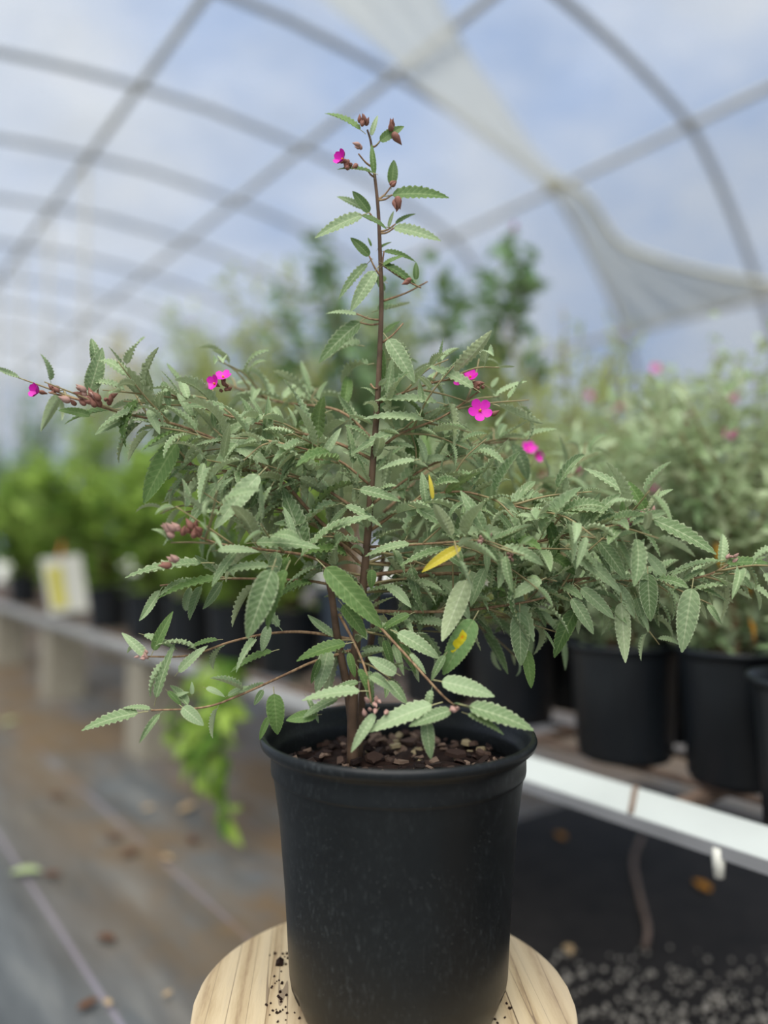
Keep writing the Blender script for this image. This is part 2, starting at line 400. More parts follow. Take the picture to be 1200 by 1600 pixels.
for i, vq in enumerate((-1.0, 1.375, 2.96, 4.36, 5.76, 7.16, 8.56)):
    for uq in (U0+.115, 1.5 if i == 1 else U1-.115):
        b = MB(); hx = .095
        for (cu, cw) in ((-.08, .015), (.08, .015)): b.box(Vector((cu,0,0)), cw, .095, .19)
        for zc in (-.175, 0, .175): b.box(Vector((0,0,zc)), .066, .095, .0148)
        if i == 1 and uq > 1.2: uq, vq = 1.30, 1.52
        Mx = Matrix.Translation(T(uq, vq, .19)) @ Matrix.Rotation(YAW + math.pi/2*0, 4, 'Z')
        # solid face plates closing the cores towards the aisle
        b.box(Vector((-.0,-.088,0)), .066, .006, .16)
        o = b.build('concrete_block', M['concrete'], None, False, Mx)
        place = ['out of sight beside the camera', 'behind the big pot', 'below the trailing plant', 'below the plant tag', 'second past the tag', 'third past the tag', 'fourth past the tag'][i]
        tag(o, 'upright concrete block under the bench %s edge, %s' % ('front' if uq < 1.2 else 'rear', place), 'block', 'concrete blocks under the bench')

# ------------------------------------------------------------------ nursery pots in the background
pot_cache = {}
def far_pot_mesh(r, h, ribs=False):
    key = (r, h)
    if key not in pot_cache:
        b = MB()
        pr = [(r*.05,0),(r*.76,0),(r*.8,.008),(r*.90,h*.86),(r*.93,h*.88),(r*.93,h*.955),(r*1.0,h*.96),(r*1.01,h*.985),(r*.98,h),(r*.93,h*.985),(r*.9,h*.9),(r*.88,h*.86)]
        fn = lambda i, rr, zz, a: (rr*(1+(.012 if i in (2,3) and math.sin(a*16) > .2 else 0)), zz)
        b.lathe(pr, 48, (0,0,0), fn=fn); bm = b.mesh('pot_body')
        s_ = MB(); s_.lathe([(0.001,h*.9),(r*.5,h*.91),(r*.88,h*.88)], 32); sm = s_.mesh('pot_soil'); sm.materials.append(M['soil'])
        pot_cache[key] = (bm, sm)
    return pot_cache[key]
def far_pot(loc, r, h, label, mat='pot_far'):
    t = thing('nursery_pot', label, 'pot', loc, 'nursery pots on the bench')
    bm, sm = far_pot_mesh(r, h)
    if mat != 'pot_far': bm = bm.copy()
    if not bm.materials: bm.materials.append(M[mat])
    link('pot_body', bm, M[mat] if mat != 'pot_far' else (), t, Matrix.Translation(loc)); link('soil', sm, (), t, Matrix.Translation(loc))
    return loc + Vector((0,0,h*.9))

flower_small = None
def far_flower_mesh():
    global flower_small
    if flower_small is None:
        b = MB()
        for k_ in range(5):
            a = 2*math.pi*k_/5; d = Vector((math.cos(a), math.sin(a), 0)); e = Vector((-d.y, d.x, 0))
            b.add([Vector((0,0,0)), d*.6+e*.38+Vector((0,0,.2)), d*1.0+Vector((0,0,.25)), d*.6-e*.38+Vector((0,0,.2))], [(0,1,2,3)])
        b.lathe([(0.01,.25),(.15,.2),(.18,0),(.05,-.3),(0.01,-.5)], 6)
        flower_small = b.mesh('flower'); flower_small.materials.append(M['petal_far'])
    return flower_small

def leaf_cloud(name, items, mat, parent):
    """items: base, direction, normal, length, width -> one mesh of folded, pointed leaves"""
    n = len(items); V = np.zeros((n*8, 3)); F = []; tint = np.zeros(n*8)
    for i, (p, d, nn_, ln_, wd) in enumerate(items):
        s_ = nn_.cross(d).normalized(); nn_ = d.cross(s_); o = i*8
        q = [p, p+d*ln_*.28+s_*wd*.5+nn_*wd*.12, p+d*ln_*.30, p+d*ln_*.28-s_*wd*.5+nn_*wd*.12,
             p+d*ln_*.65+s_*wd*.34+nn_*wd*.02, p+d*ln_*.66-nn_*wd*.08, p+d*ln_*.65-s_*wd*.34+nn_*wd*.02, p+d*ln_-nn_*ln_*.14]
        for j in range(8): V[o+j] = q[j]
        tint[o:o+8] = random.random()
        F += [(o,o+2,o+1),(o,o+3,o+2),(o+1,o+2,o+5,o+4),(o+2,o+3,o+6,o+5),(o+4,o+5,o+7),(o+5,o+6,o+7)]
    me = bpy.data.meshes.new(name); me.from_pydata(V.tolist(), [], F)
    me.polygons.foreach_set('use_smooth', [True]*len(F))
    a = me.attributes.new('tint', 'FLOAT', 'POINT'); a.data.foreach_set('value', tint)
    me.update(); o = link(name, me, mat, parent); o['kind'] = 'stuff'; return o

def rv(): return Vector(rng.normal(size=3)).normalized()
def far_plant(name, label, cat, base, height, spread, stems, n, ll, lw, mat, lean=Vector((0,0,0)), bare=.2, droop=0., flowers=0, updir=.3, stemr=.006, golds=0, group=None):
    t = thing(name, label, cat, base, group)
    paths = []
    sb = MB()
    for s_ in range(stems):
        a = random.uniform(0, 2*math.pi); rr = spread*math.sqrt(random.uniform(.02, 1)); h_ = height*random.uniform(.6, 1.0)*(1-.25*(rr/spread)**2)
        tip = base + Vector((math.cos(a)*rr, math.sin(a)*rr, h_)) + lean
        mid = base + Vector((math.cos(a)*rr*.35, math.sin(a)*rr*.35, h_*(.55+droop))) + lean*.3 + rv()*.03
        st = base + Vector((math.cos(a), math.sin(a), 0))*.02 - Vector((0,0,.02))
        pth = catmull([st, mid, tip], 7); paths.append(pth)
        sb.tube(pth, [stemr*(1-.8*i/(len(pth)-1)) for i in range(len(pth))], 5)
    sb.build('stems', M['stem'], t)
    items = []
    for i in range(n):
        pth = random.choice(paths); f = bare + (1-bare)*random.random()**.75; q = f*(len(pth)-1); j = min(int(q), len(pth)-2)
        p = pth[j].lerp(pth[j+1], q-j); tg = (pth[j+1]-pth[j]).normalized()
        d = (rv()*Vector((1,1,.6)) + tg*.35 + Vector((0,0,updir*.3 - droop))).normalized()
        # leaves stand off on side twigs
        p = p + rv()*random.random()*spread*.22
        nn_ = (Vector((0,0,1)) + rv()*.6).normalized()
        if abs(nn_.dot(d)) > .95: nn_ = Vector((d.y, -d.x, .1)).normalized()
        s_ = random.uniform(.6, 1.15); items.append((p, d, nn_, ll*s_, lw*s_))
    leaf_cloud('foliage', items, mat, t)
    for i in range(flowers):
        pth = random.choice(paths); p = pth[-1] + rv()*spread*.25
        Mx = Matrix.Translation(p) @ Vector((0,0,1)).rotation_difference((rv()+Vector((0,-1,.3))).normalized()).to_matrix().to_4x4() @ Matrix.Scale(.014, 4)
        link('flower', far_flower_mesh(), (), t, Mx)
    return t, paths

PX = Vector((0,0,BZ+.008))
def spot(px, u): return bench_at(px, u) + PX
# each entry: photo column, lateral u, pot radius, pot height, pot label, pot material | plant name, label, category, plant settings
S_, B_, K_, O_, Y_ = M['f_sage'], M['f_bright'], M['f_dark'], M['f_olive'], M['f_yellow']
bench_row = [
 (972,1.25,.108,.215,'dark grey nursery pot below the trailing tips of the big shrub','pot_far','grey_leaf_shrub','grey green shrub with pink flowers in the dark grey pot beside the white rail','shrub',
   dict(height=.42,spread=.27,stems=20,n=2200,ll=.046,lw=.015,mat=S_,lean=Vector((.05,.06,0)),bare=.05,flowers=5)),
 (1150,1.28,.105,.225,'black nursery pot second from the photo edge above the rail','pot_far','grey_leaf_shrub','wide grey green shrub above the second pot from the photo edge','shrub',
   dict(height=.50,spread=.30,stems=22,n=2600,ll=.046,lw=.015,mat=S_,lean=Vector((-.02,.08,0)),bare=.05,flowers=5)),
 (1282,1.14,.100,.215,'black nursery pot cut by the photo edge above the white rail','pot_far','grey_leaf_shrub','grey green shrub with magenta flowers cut by the photo edge','shrub',
   dict(height=.46,spread=.20,stems=14,n=1300,ll=.046,lw=.015,mat=S_,lean=Vector((.12,.12,0)),bare=.05,flowers=4)),
 (800,1.30,.108,.22,'black nursery pot between the big pot and the dark grey pot','pot_far','olive_shrub','olive green bushy shrub behind the magenta flowers of the big shrub','shrub',
   dict(height=.60,spread=.30,stems=18,n=2200,ll=.05,lw=.017,mat=O_,lean=Vector((.08,.2,0)),bare=.08,flowers=3)),
 (560,1.36,.13,.26,'slate blue nursery pot seen through the stems of the big shrub','pot_blue','slender_tree','slender leafy tree rising straight behind the spike of the big shrub','tree',
   dict(height=1.20,spread=.26,stems=9,n=700,ll=.075,lw=.030,mat=K_,bare=.25,stemr=.006,lean=Vector((-.1,.1,0)))),
 (685,1.31,.108,.22,'black nursery pot straight behind the right half of the big pot','pot_far','green_shrub','mid green shrub between the slate blue pot and the olive shrub','shrub',
   dict(height=.58,spread=.30,stems=20,n=2200,ll=.055,lw=.02,mat=S_,bare=.0)),
 (1062,1.47,.105,.22,'black nursery pot in the gap right of the dark grey pot','pot_far','grey_leaf_shrub','grey green shrub in the middle row right of the dark grey pot','shrub',
   dict(height=.55,spread=.30,stems=18,n=1500,ll=.048,lw=.015,mat=S_,flowers=2,bare=.05)),
 (890,1.53,.105,.22,'black nursery pot in the gap left of the dark grey pot','pot_far','grey_leaf_shrub','grey green shrub in the middle row left of the dark grey pot','shrub',
   dict(height=.55,spread=.30,stems=18,n=1500,ll=.048,lw=.015,mat=S_,flowers=2,bare=.05)),
 (1170,1.66,.11,.22,'back row pot behind the two pots at the photo edge','pot_far','grey_leaf_shrub','pale grey green shrub in the back row near the photo edge','shrub',
   dict(height=.72,spread=.42,stems=24,n=2600,ll=.05,lw=.016,mat=S_,flowers=4,bare=.05)),
 (1020,1.68,.11,.22,'back row pot behind the dark grey pot','pot_far','grey_leaf_shrub','pale grey green shrub in the back row behind the dark grey pot','shrub',
   dict(height=.70,spread=.40,stems=24,n=2400,ll=.05,lw=.016,mat=S_,flowers=3,bare=.05)),
 (890,1.68,.11,.22,'back row pot below the foot of the hoop','pot_far','feathery_shrub','feathery olive shrub in the back row below the foot of the hoop','shrub',
   dict(height=.86,spread=.36,stems=34,n=2600,ll=.06,lw=.010,mat=O_,flowers=2,updir=1.5,bare=.05)),
 (745,1.68,.11,.22,'back row pot of the dark leaved tree','pot_far','dark_leaf_tree','dark leaved tree in the back row below the gathered shade cloth','tree',
   dict(height=1.22,spread=.36,stems=10,n=620,ll=.10,lw=.042,mat=K_,bare=.3,flowers=3,stemr=.008)),
 (640,1.70,.11,.22,'back row pot straight behind the main stem of the big shrub','pot_far','green_shrub','mid green shrub in the back row straight behind the main stem','shrub',
   dict(height=1.22,spread=.36,stems=20,n=2000,ll=.065,lw=.024,mat=S_,bare=.08)),
 (530,1.66,.11,.22,'back row pot left of the main stem behind the slate blue pot','pot_far','green_shrub','mid green shrub in the back row left of the main stem','shrub',
   dict(height=1.4,spread=.38,stems=20,n=2000,ll=.065,lw=.024,mat=O_,bare=.08,flowers=2)),
 (420,1.64,.11,.22,'back row pot of the loose yellowish shrub','pot_far','yellow_green_shrub','loose yellowish green shrub standing tallest behind the left branch','shrub',
   dict(height=1.62,spread=.42,stems=26,n=2300,ll=.07,lw=.028,mat=O_,bare=.1)),
 (320,1.62,.11,.22,'back row pot behind the magenta flower head of the left branch','pot_far','green_shrub','grey green shrub in the back row behind the left magenta flower head','shrub',
   dict(height=1.5,spread=.42,stems=26,n=2600,ll=.07,lw=.026,mat=S_,flowers=4,bare=.08)),
 (225,1.62,.11,.22,'back row pot of the wispy plant with tan heads','pot_far','wispy_plant','tall wispy plant with pale tan heads above the left branch','plant',
   dict(height=1.8,spread=.46,stems=14,n=600,ll=.07,lw=.028,mat=Y_,bare=.78)),
 (150,1.60,.11,.22,'back row pot behind the plant tag','pot_far','green_shrub','leafy green shrub in the back row behind the plant tag','shrub',
   dict(height=1.55,spread=.42,stems=16,n=1300,ll=.08,lw=.035,mat=B_,bare=.08)),
 (40,1.60,.11,.22,'back row pot at the left photo edge','pot_far','dark_leaf_tree','dark leaved upright plant at the left photo edge','plant',
   dict(height=1.9,spread=.45,stems=12,n=900,ll=.11,lw=.04,mat=K_,bare=.1)),
 (452,1.20,.105,.20,'front row pot between the lower left branches and the big pot','pot_far','leafy_plant','bright leafy plant showing between the lower branches beside the big pot','plant',
   dict(height=.50,spread=.24,stems=10,n=650,ll=.075,lw=.036,mat=B_,bare=.05)),
 (372,1.17,.105,.20,'front row pot behind the big drooping leaf','pot_far','leafy_plant','bright leafy plant behind the big drooping leaf','plant',
   dict(height=.56,spread=.28,stems=10,n=750,ll=.08,lw=.038,mat=B_,bare=.05)),
 (300,1.16,.105,.20,'front row pot just left of the drooping leaf','pot_far','leafy_plant','bright leafy plant under the left bud cluster','plant',
   dict(height=.62,spread=.30,stems=10,n=800,ll=.085,lw=.042,mat=B_,bare=.05)),
 (236,1.15,.105,.20,'front row pot, second to the right of the plant tag','pot_far','leafy_plant','broad leaved bright green plant second to the right of the tag','plant',
   dict(height=.68,spread=.32,stems=10,n=850,ll=.09,lw=.045,mat=B_,bare=.05)),
 (172,1.15,.105,.20,'front row pot directly right of the plant tag','pot_far','leafy_plant','broad leaved bright green plant directly right of the tag','plant',
   dict(height=.74,spread=.36,stems=11,n=950,ll=.09,lw=.046,mat=B_,bare=.05)),
 (104,1.15,.105,.20,'front row pot directly behind the plant tag','pot_far','leafy_plant','broad leaved green plant right above the tag','plant',
   dict(height=.80,spread=.40,stems=12,n=1050,ll=.10,lw=.05,mat=B_,bare=.05)),
 (40,1.15,.105,.20,'front row pot left of the plant tag','pot_far','leafy_plant','dense green plant left of the tag','plant',
   dict(height=.85,spread=.44,stems=12,n=1100,ll=.10,lw=.05,mat=B_,bare=.05)),
 (-30,1.15,.105,.20,'front row pot at the left photo edge','pot_far','leafy_plant','darker green plant cut by the left photo edge','plant',
   dict(height=1.0,spread=.5,stems=12,n=1000,ll=.10,lw=.045,mat=K_,bare=.05)),
]
hosts = []
for px_, u_, r_, h_, plb, pm, nm, lb, ct, kw in bench_row:
    q = far_pot(spot(px_, u_), r_, h_, plb, pm); hosts.append(far_plant(nm, lb, ct, q, **kw)[0])
gold_host = hosts[1]
# trailing plant hanging over the bench edge
hb = spot(408, 1.08)
tp = thing('trailing_plant', 'bright green plant trailing over the bench edge towards the floor', 'plant', hb)
sb = MB(); items = []
for i in range(9):
    dx = random.uniform(-.16, .16); low = random.uniform(.12, .34)
    pth = catmull([hb+Vector((0,0,.02)), hb - CR*.12 + AX*dx*.5 + Vector((0,0,.05)), hb - CR*.2 + AX*dx*1.2 + Vector((0,0,-low*.5)), hb - CR*.2 + AX*dx*1.5 + Vector((0,0,-low))], 6)
    sb.tube(pth, .003, 5)
    for j in range(16):
        q = random.uniform(.25, 1)*(len(pth)-1); jj = min(int(q), len(pth)-2); p = pth[jj].lerp(pth[jj+1], q-jj)
        d = (rv() + Vector((0,0,-.9))).normalized(); items.append((p, d, (Vector((-.5,-1,.4))+rv()*.5).normalized(), random.uniform(.05,.085), random.uniform(.02,.036)))
sb.build('stems', M['f_bright'], tp); leaf_cloud('foliage', items, M['f_bright'], tp)
# golden leaves among the right pots
for (px_, py_, d_) in ((1176,985,1.2),(1168,915,1.3),(1120,838,1.3),(1123,868,1.22)):
    b = MB(); b.add([(-.5,0,0),(-.1,.16,.05),(.5,0,-.05),(-.1,-.16,.05),(.0,0,0)], [(0,4,1),(1,4,2),(2,4,3),(3,4,0)])
    Mx = Matrix.Translation(P(px_,py_,d_)) @ Matrix.Rotation(1.3, 4, 'Y') @ Matrix.Rotation(.4+random.random(), 4, 'X') @ Matrix.Scale(.045, 4)
    b.build('golden_leaf', M['gold_leaf'], gold_host, M=Mx)['label'] = 'fading golden leaf'

# plant tag in front of the bench pots
tc_ = P(102, 914, 3.05); tg_ = thing('plant_tag', 'tilted white and yellow plant tag hanging in front of the pots', 'tag', tc_)
X = Vector((.88,.2,.10)).normalized(); Zt = Vector((.46,-.15,.88)); Zt = (Zt - X*Zt.dot(X)).normalized(); Yt = Zt.cross(X)
b = MB(); b.box(tc_, .075, .002, .118, X, Yt, Zt); b.build('card', M['card'], tg_, False)
b = MB(); b.box(tc_ - X*.030 - Zt*.005 - Yt*.003, .030, .0012, .085, X, Yt, Zt); b.build('print', M['card_yellow'], tg_, False)
b = MB(); b.tube([tc_+Zt*.108-Yt*.004, tc_+Zt*.135, tc_+Zt*.15+Yt*.08], .005, 6); b.build('clip', M['clip'], tg_)

# ------------------------------------------------------------------ litter on the floor
litter = [(40,1362,'fallen_green',.06,'pale green fallen leaf on the floor cloth near the photo edge'),(80,1366,'fallen_rust',.045,'rusty fallen leaf beside the pale green leaf'),
 (260,1340,'fallen_tan',.03,'round tan leaf scrap lying alone on the floor'),(232,1262,'fallen_tan',.035,'small tan leaf scrap near the bench block'),(292,1262,'fallen_tan',.06,'large tan fallen leaf before the bench block'),
 (357,1280,'fallen_tan',.035,'tan leaf scrap near the large pot'),(380,1258,'fallen_rust',.035,'rust coloured leaf scrap closest to the large pot'),(178,1306,'fallen_rust',.045,'rusty leaf beside the rusty stain'),
 (205,1330,'fallen_rust',.045,'dark rusty leaf in the stained patch'),(90,1242,'fallen_rust',.05,'rusty leaf upper left in the stained patch'),(165,1465,'fallen_rust',.04,'brown leaf scrap midway on the grey floor'),
 (138,1568,'fallen_rust',.035,'brown leaf scrap near the lower photo edge'),(168,1566,'fallen_tan',.02,'tiny pale scrap beside the brown scrap'),(262,1552,'fallen_tan',.016,'tiny pale scrap near the stool'),
 (300,1310,'fallen_rust',.04,'rusty leaf right of the stained patch'),(15,1128,'fallen_green',.07,'pale green fallen leaf beneath the bench at the photo edge'),
 (876,1306,'fallen_gold',.04,'golden fallen leaf on the dark ground under the white rail'),(1096,1384,'fallen_gold',.05,'golden fallen leaf under the far end of the white rail'),(890,1484,'fallen_tan',.035,'pale leaf scrap beside the stool on the dark ground')]
def floor_at(px, py):
    d = ray(px, py); k_ = (.012-CAMZ)/d.z; return CAM + d*k_
for px_, py_, m_, s_, lb in litter:
    b = MB(); ss = [random.uniform(.8,1.2) for _ in range(6)]
    out_ = [Vector((-.5,0,.0)), Vector((-.2,.24*ss[0],.06)), Vector((.2,.2*ss[1],.08)), Vector((.5,0,.02)), Vector((.2,-.2*ss[2],.07)), Vector((-.2,-.24*ss[3],.05))]
    b.add(out_ + [Vector((0,0,.0))], [(6,i,(i+1)%6) for i in range(6)])
    Mx = Matrix.Translation(floor_at(px_, py_)) @ Matrix.Rotation(random.uniform(0,6.28), 4, 'Z') @ Matrix.Scale(s_*1.3, 4)
    tag(b.build('fallen_leaf', M[m_], M=Mx), lb, 'leaf', 'fallen leaves on the floor')
gv = MB()
for i in range(420):
    px_ = random.uniform(840, 1210); py_ = 1475 + random.random()**.6*170; p = floor_at(px_, py_) 
    s_ = random.uniform(.0015, .0045); a = rv()
    gv.box(p + Vector((0,0,-.003)), s_, s_*.8, s_*.6, a, a.orthogonal().normalized(), a.cross(a.orthogonal().normalized()))
tag(gv.build('gravel', M['gravel'], smooth=False), 'pale gravel grains scattered on the dark ground beside the stool', 'gravel', None, 'stuff')
b = MB(); pts = [floor_at(1003,1318)+Vector((0,0,.02)), floor_at(990,1345), floor_at(1000,1400), floor_at(1012,1450), floor_at(1008,1480)]
b.tube(catmull(pts, 5), .006, 6); tag(b.build('root_strand', M['rod']), 'thin brown root strand lying on the dark ground below the white rail', 'root')
b = MB(); q = T(1.0,0,0)
pc = P(1123, 1345, 1.045); b.lathe([(.001,-.022),(.007,-.022),(.009,0),(.008,.018),(.001,.018)], 10, pc); tag(b.build('rail_clip', M['card']), 'small pale plastic clip hanging below the white rail', 'clip')

# ------------------------------------------------------------------ stool
ST = .365; SC = Vector((0.0, .795, ST)); SR = .19
stool = thing('wooden_stool', 'round weathered wooden stool carrying the large black pot', 'stool', Vector((SC.x, SC.y, 0)))
cuts = [-SR, -.118, .020, .126, SR]; th = .038
for i in range(4):
    x0, x1 = cuts[i]+(.0008 if i else 0), cuts[i+1]-(.0008 if i < 3 else 0)
    xs = [x0 + (x1-x0)*j/28 for j in range(29)]
    lo = []; hi = []
    for x in xs:
        y = math.sqrt(max(0, SR*SR-x*x)); lo.append((x,-y)); hi.append((x,y))
    out_ = lo + [h for h in reversed(hi) if abs(h[1]) > 1e-5]
    out_ = [q for j, q in enumerate(out_) if (Vector(q)-Vector(out_[j-1])).length > 1e-6]
    n_ = len(out_); b = MB(); cx = sum(q[0] for q in out_)/n_; cy = sum(q[1] for q in out_)/n_
    def ringv(ins, z): return [Vector((q[0]*(1-ins/SR) if 1 else 0, q[1]*(1-ins/SR), z)) for q in out_]
    vs_ = ringv(0, -th) + ringv(0, -.004) + ringv(.001, -.0012) + ringv(.004, 0)
    b.add(vs_, [tuple(range(n_))[::-1], tuple(range(3*n_, 4*n_))] + [(r_*n_+j, r_*n_+(j+1)%n_, (r_+1)*n_+(j+1)%n_, (r_+1)*n_+j) for r_ in range(3) for j in range(n_)])
    o = b.build('plank', M['wood%d' % i], stool, False, Matrix.Translation(SC) @ Matrix.Rotation(math.radians(4), 4, 'Z'))
for a in range(4):
    an = math.pi/4 + a*math.pi/2; d = Vector((math.cos(an), math.sin(an), 0))
    b = MB(); b.tube([SC+d*.13-Vector((0,0,th)), Vector((SC.x,SC.y,0))+d*.165], [.019,.015], 12); b.build('leg', M['wood1'], stool)
b = MB()
for a in range(4):
    an = math.pi/4 + a*math.pi/2; d0 = Vector((math.cos(an), math.sin(an), 0)); d1 = Vector((-d0.y, d0.x, 0)); zz = Vector((0,0,.12))
    b.tube([Vector((SC.x,SC.y,0))+d0*.153+zz, Vector((SC.x,SC.y,0))+d1*.153+zz], .009, 8)
b.build('stretcher', M['wood2'], stool)
cr = MB()
for i in range(60):
    if i < 34: px_, py_ = random.gauss(436, 8), random.uniform(1490, 1600)
    else: px_, py_ = random.choice([(random.uniform(430,520), random.uniform(1575,1600)), (random.uniform(740,800), random.uniform(1560,1600))])
    if i == 0: px_, py_ = 437, 1507
    d = ray(px_, py_); p = CAM + d*((ST-CAMZ)/d.z); s_ = random.uniform(.0006,.0015) if i else .004
    a = rv(); e = a.orthogonal().normalized(); cr.box(p+Vector((0,0,s_*.5)), s_, s_*.8, s_*.7, a, e, a.cross(e))
tag(cr.build('soil_crumbs', M['soil'], smooth=False), 'dark soil crumbs spilled on the stool top around the pot', 'soil', None, 'stuff')

# ------------------------------------------------------------------ the large pot
PC = Vector((.0145, .796, ST)); PH = .263
pot = thing('nursery_pot', 'large black plastic nursery pot standing on the wooden stool', 'pot', PC)
NS = 144
def notch(a):   # drainage cut-outs around the foot
    q = (a/(2*math.pi)*8) % 1.0; d = abs(q-.5)*2      # 0 at the notch centre
    return max(0, min(1, (.36-d)/.14))
wall = [(.1010,.0),(.1040,.006),(.1078,.016),(.1098,.028),(.1105,.040),(.1145,.11),(.1205,.18),(.1265,.222),(.1275,.2255)]
def fnw(i, r, z, a):
    if i == 0: return r + .002*notch(a), z + .017*notch(a)
    if i == 1: return r, z + .0125*notch(a)
    if i == 2: return r, z + .005*notch(a)
    return r, z
b = MB(); b.lathe(wall, NS, PC, fn=fnw)
b.lathe([(.001,.018),(.095,.018),(.098,.017),(.1040,.0185),(.1083,.04),(.1185,.18),(.1255,.2255)], NS, PC)
b.build('wall', M['pot'], pot)
b = MB(); b.lathe([(.1275,.2255),(.1288,.2262),(.1292,.2285),(.1292,.2330),(.1292,.2390),(.1298,.2450),(.1312,.2492),(.1362,.2510),(.1392,.2540),(.1402,.2580),(.1392,.2615),(.1368,.2630),(.1342,.2618),(.1322,.2575),(.1300,.2520),(.1282,.2460),(.1262,.2440),(.1246,.2390),(.1240,.2255)], NS, PC)
b.build('rim', M['pot'], pot)

# mulch in the pot
MZ = ST+.222
mul = thing('bark_mulch', 'dark brown bark mulch filling the large black pot', 'mulch', Vector((PC.x,PC.y,MZ)))
b = MB()
def fnm(i, r, z, a): return r, z + .004*math.sin(a*5+i)*(1 if 0 < i < 5 else 0)
b.lathe([(.001,.006),(.03,.006),(.06,.004),(.09,.003),(.11,.001),(.1236,-.002)], 48, (PC.x,PC.y,MZ), fn=fnm); b.build('soil', M['soil'], mul)
chips = []
for i in range(10):
    b = MB(); n_ = random.randint(5,7); pts = [(math.cos(2*math.pi*j/n_)*random.uniform(.6,1), math.sin(2*math.pi*j/n_)*random.uniform(.35,.7)) for j in range(n_)]
    b.add([Vector((x,y,-.12)) for x,y in pts]+[Vector((x*.9,y*.9,.12+.12*random.random())) for x,y in pts], [tuple(range(n_))[::-1], tuple(range(n_,2*n_))]+[(j,(j+1)%n_,n_+(j+1)%n_,n_+j) for j in range(n_)])
    me = b.mesh('bark_chip', False); me.materials.append(M['chip%d' % (i % 5)] if i else M['chip_pale']); chips.append(me)
for i in range(290):
    a = random.uniform(0, 6.283); r = .118*math.sqrt(random.random()); s_ = random.uniform(.004,.010) if random.random() < .75 else random.uniform(.010,.015)
    r = min(r, .121-s_)
    p = Vector((PC.x+r*math.cos(a), PC.y+r*math.sin(a), MZ+.006+random.uniform(0,.005)))
    Mx = Matrix.Translation(p) @ Matrix.Rotation(random.uniform(0,6.28),4,'Z') @ Matrix.Rotation(random.gauss(0,.35),4,'X') @ Matrix.Rotation(random.gauss(0,.35),4,'Y') @ Matrix.Scale(s_,4)
    link('bark_chip', chips[0] if random.random() < .05 else random.choice(chips[1:]), (), mul, Mx)

# ------------------------------------------------------------------ the shrub
D0 = .796
root = P(551, 1192, D0)
root = Vector((root.x, root.y, MZ))
shrub = thing('flowering_shrub', 'sage green flowering shrub with wide branches and one tall spike in the large pot', 'shrub', root)

def leaf_mesh(name, mat, wr=.15, fold=.25, bend=.4, pleat=.10, twist=0., NR=34):
    V = []; UVs = []; F = []; prof = lambda s: (s**.42*(1-s)**.82)/((.3387**.42)*(1-.3387)**.82)
    x = z = 0.; ang = bend*.35
    for i in range(NR+1):
        s = i/NR; hw = wr*max(prof(s), .0) + (.004 if i in (0, NR) else 0)
        if i: ang -= bend/NR*1.35; x += math.cos(ang)/NR; z += math.sin(ang)/NR
        for j in range(-3, 4):
            t = j/3; at_ = abs(t); edge = (1.0 if i % 2 else .91) if abs(j) == 3 else 1
            yy = hw*t*edge; zz = fold*hw*at_ + pleat*hw*math.sin(2*math.pi*(10*s-1.7*at_))*min(1, at_*1.8)
            xx = (.012 if (abs(j) == 3 and i % 2 and i < NR) else 0)
            tw = twist*s; yy, zz = yy*math.cos(tw)-zz*math.sin(tw), yy*math.sin(tw)+zz*math.cos(tw)
            V.append((x+xx*math.cos(ang)-zz*math.sin(ang), yy, z+zz*math.cos(ang))); UVs.append((s, (t+1)/2))
    for i in range(NR):
        for j in range(6):
            a = i*7+j; F.append((a, a+7, a+8, a+1))
    nl = len(F); n0 = len(V)
    for i in range(3):                                    # petiole
        px_ = -.17+.17*i/2+.01; pz = -.02*(1-i/2)**2
        for k_ in range(3):
            an = 2*math.pi*k_/3; V.append((px_, .011*math.cos(an), pz+.011*math.sin(an))); UVs.append((0,.5))
    for i in range(2):
        for k_ in range(3): F.append((n0+i*3+k_, n0+i*3+(k_+1)%3, n0+(i+1)*3+(k_+1)%3, n0+(i+1)*3+k_))
    me = bpy.data.meshes.new(name); me.from_pydata(V, [], F); me.polygons.foreach_set('use_smooth', [True]*len(F))
    me.polygons.foreach_set('material_index', [0]*nl+[1]*(len(F)-nl))
    uv = me.uv_layers.new(name='UVMap')
    idx = np.zeros(len(me.loops), dtype=np.int32); me.loops.foreach_get('vertex_index', idx)
    uv.data.foreach_set('uv', np.array(UVs)[idx].ravel())
    me.materials.append(mat); me.materials.append(M['petiole']); me.update(); return me
VAR = []
for i in range(8):
    VAR.append(leaf_mesh('leaf', M['leaf'] if i % 4 else M['leaf_dark'], wr=(.15,.17,.14,.16,.18,.15,.13,.17)[i], fold=(.2,.6,.35,.95,.2,.5,.8,.3)[i], bend=(.3,.7,.5,.2,.9,-.2,1.1,.5)[i], pleat=(.2,.28,.32,.2,.26,.22,.3,.24)[i], twist=(0,.5,-.6,.2,.3,-.9,.7,1.1)[i]))
LEAF_Y = leaf_mesh('leaf', M['leaf_yellow'], .13, .3, .4); LEAF_S = leaf_mesh('leaf', M['leaf_spot'], .2, .2, .4)
LEAF_D = leaf_mesh('leaf', M['leaf_dark'], .17, .25, .35, .12); LEAF_P = leaf_mesh('leaf', M['leaf'], .16, .2, .3, .17)
leaves = []   # (priority, matrix, mesh)
def leaf_matrix(p, tip, nrm, wf=1.):
    d = tip-p; ln_ = d.length; d.normalize(); s_ = nrm.cross(d)
    if s_.length < 1e-3: s_ = d.orthogonal()
    s_.normalize(); nn_ = d.cross(s_)
    R_ = Matrix((( d.x, s_.x, nn_.x), (d.y, s_.y, nn_.y), (d.z, s_.z, nn_.z))).to_4x4()
    return Matrix.Translation(p) @ R_ @ Matrix.Diagonal((ln_, ln_*wf, ln_, 1))
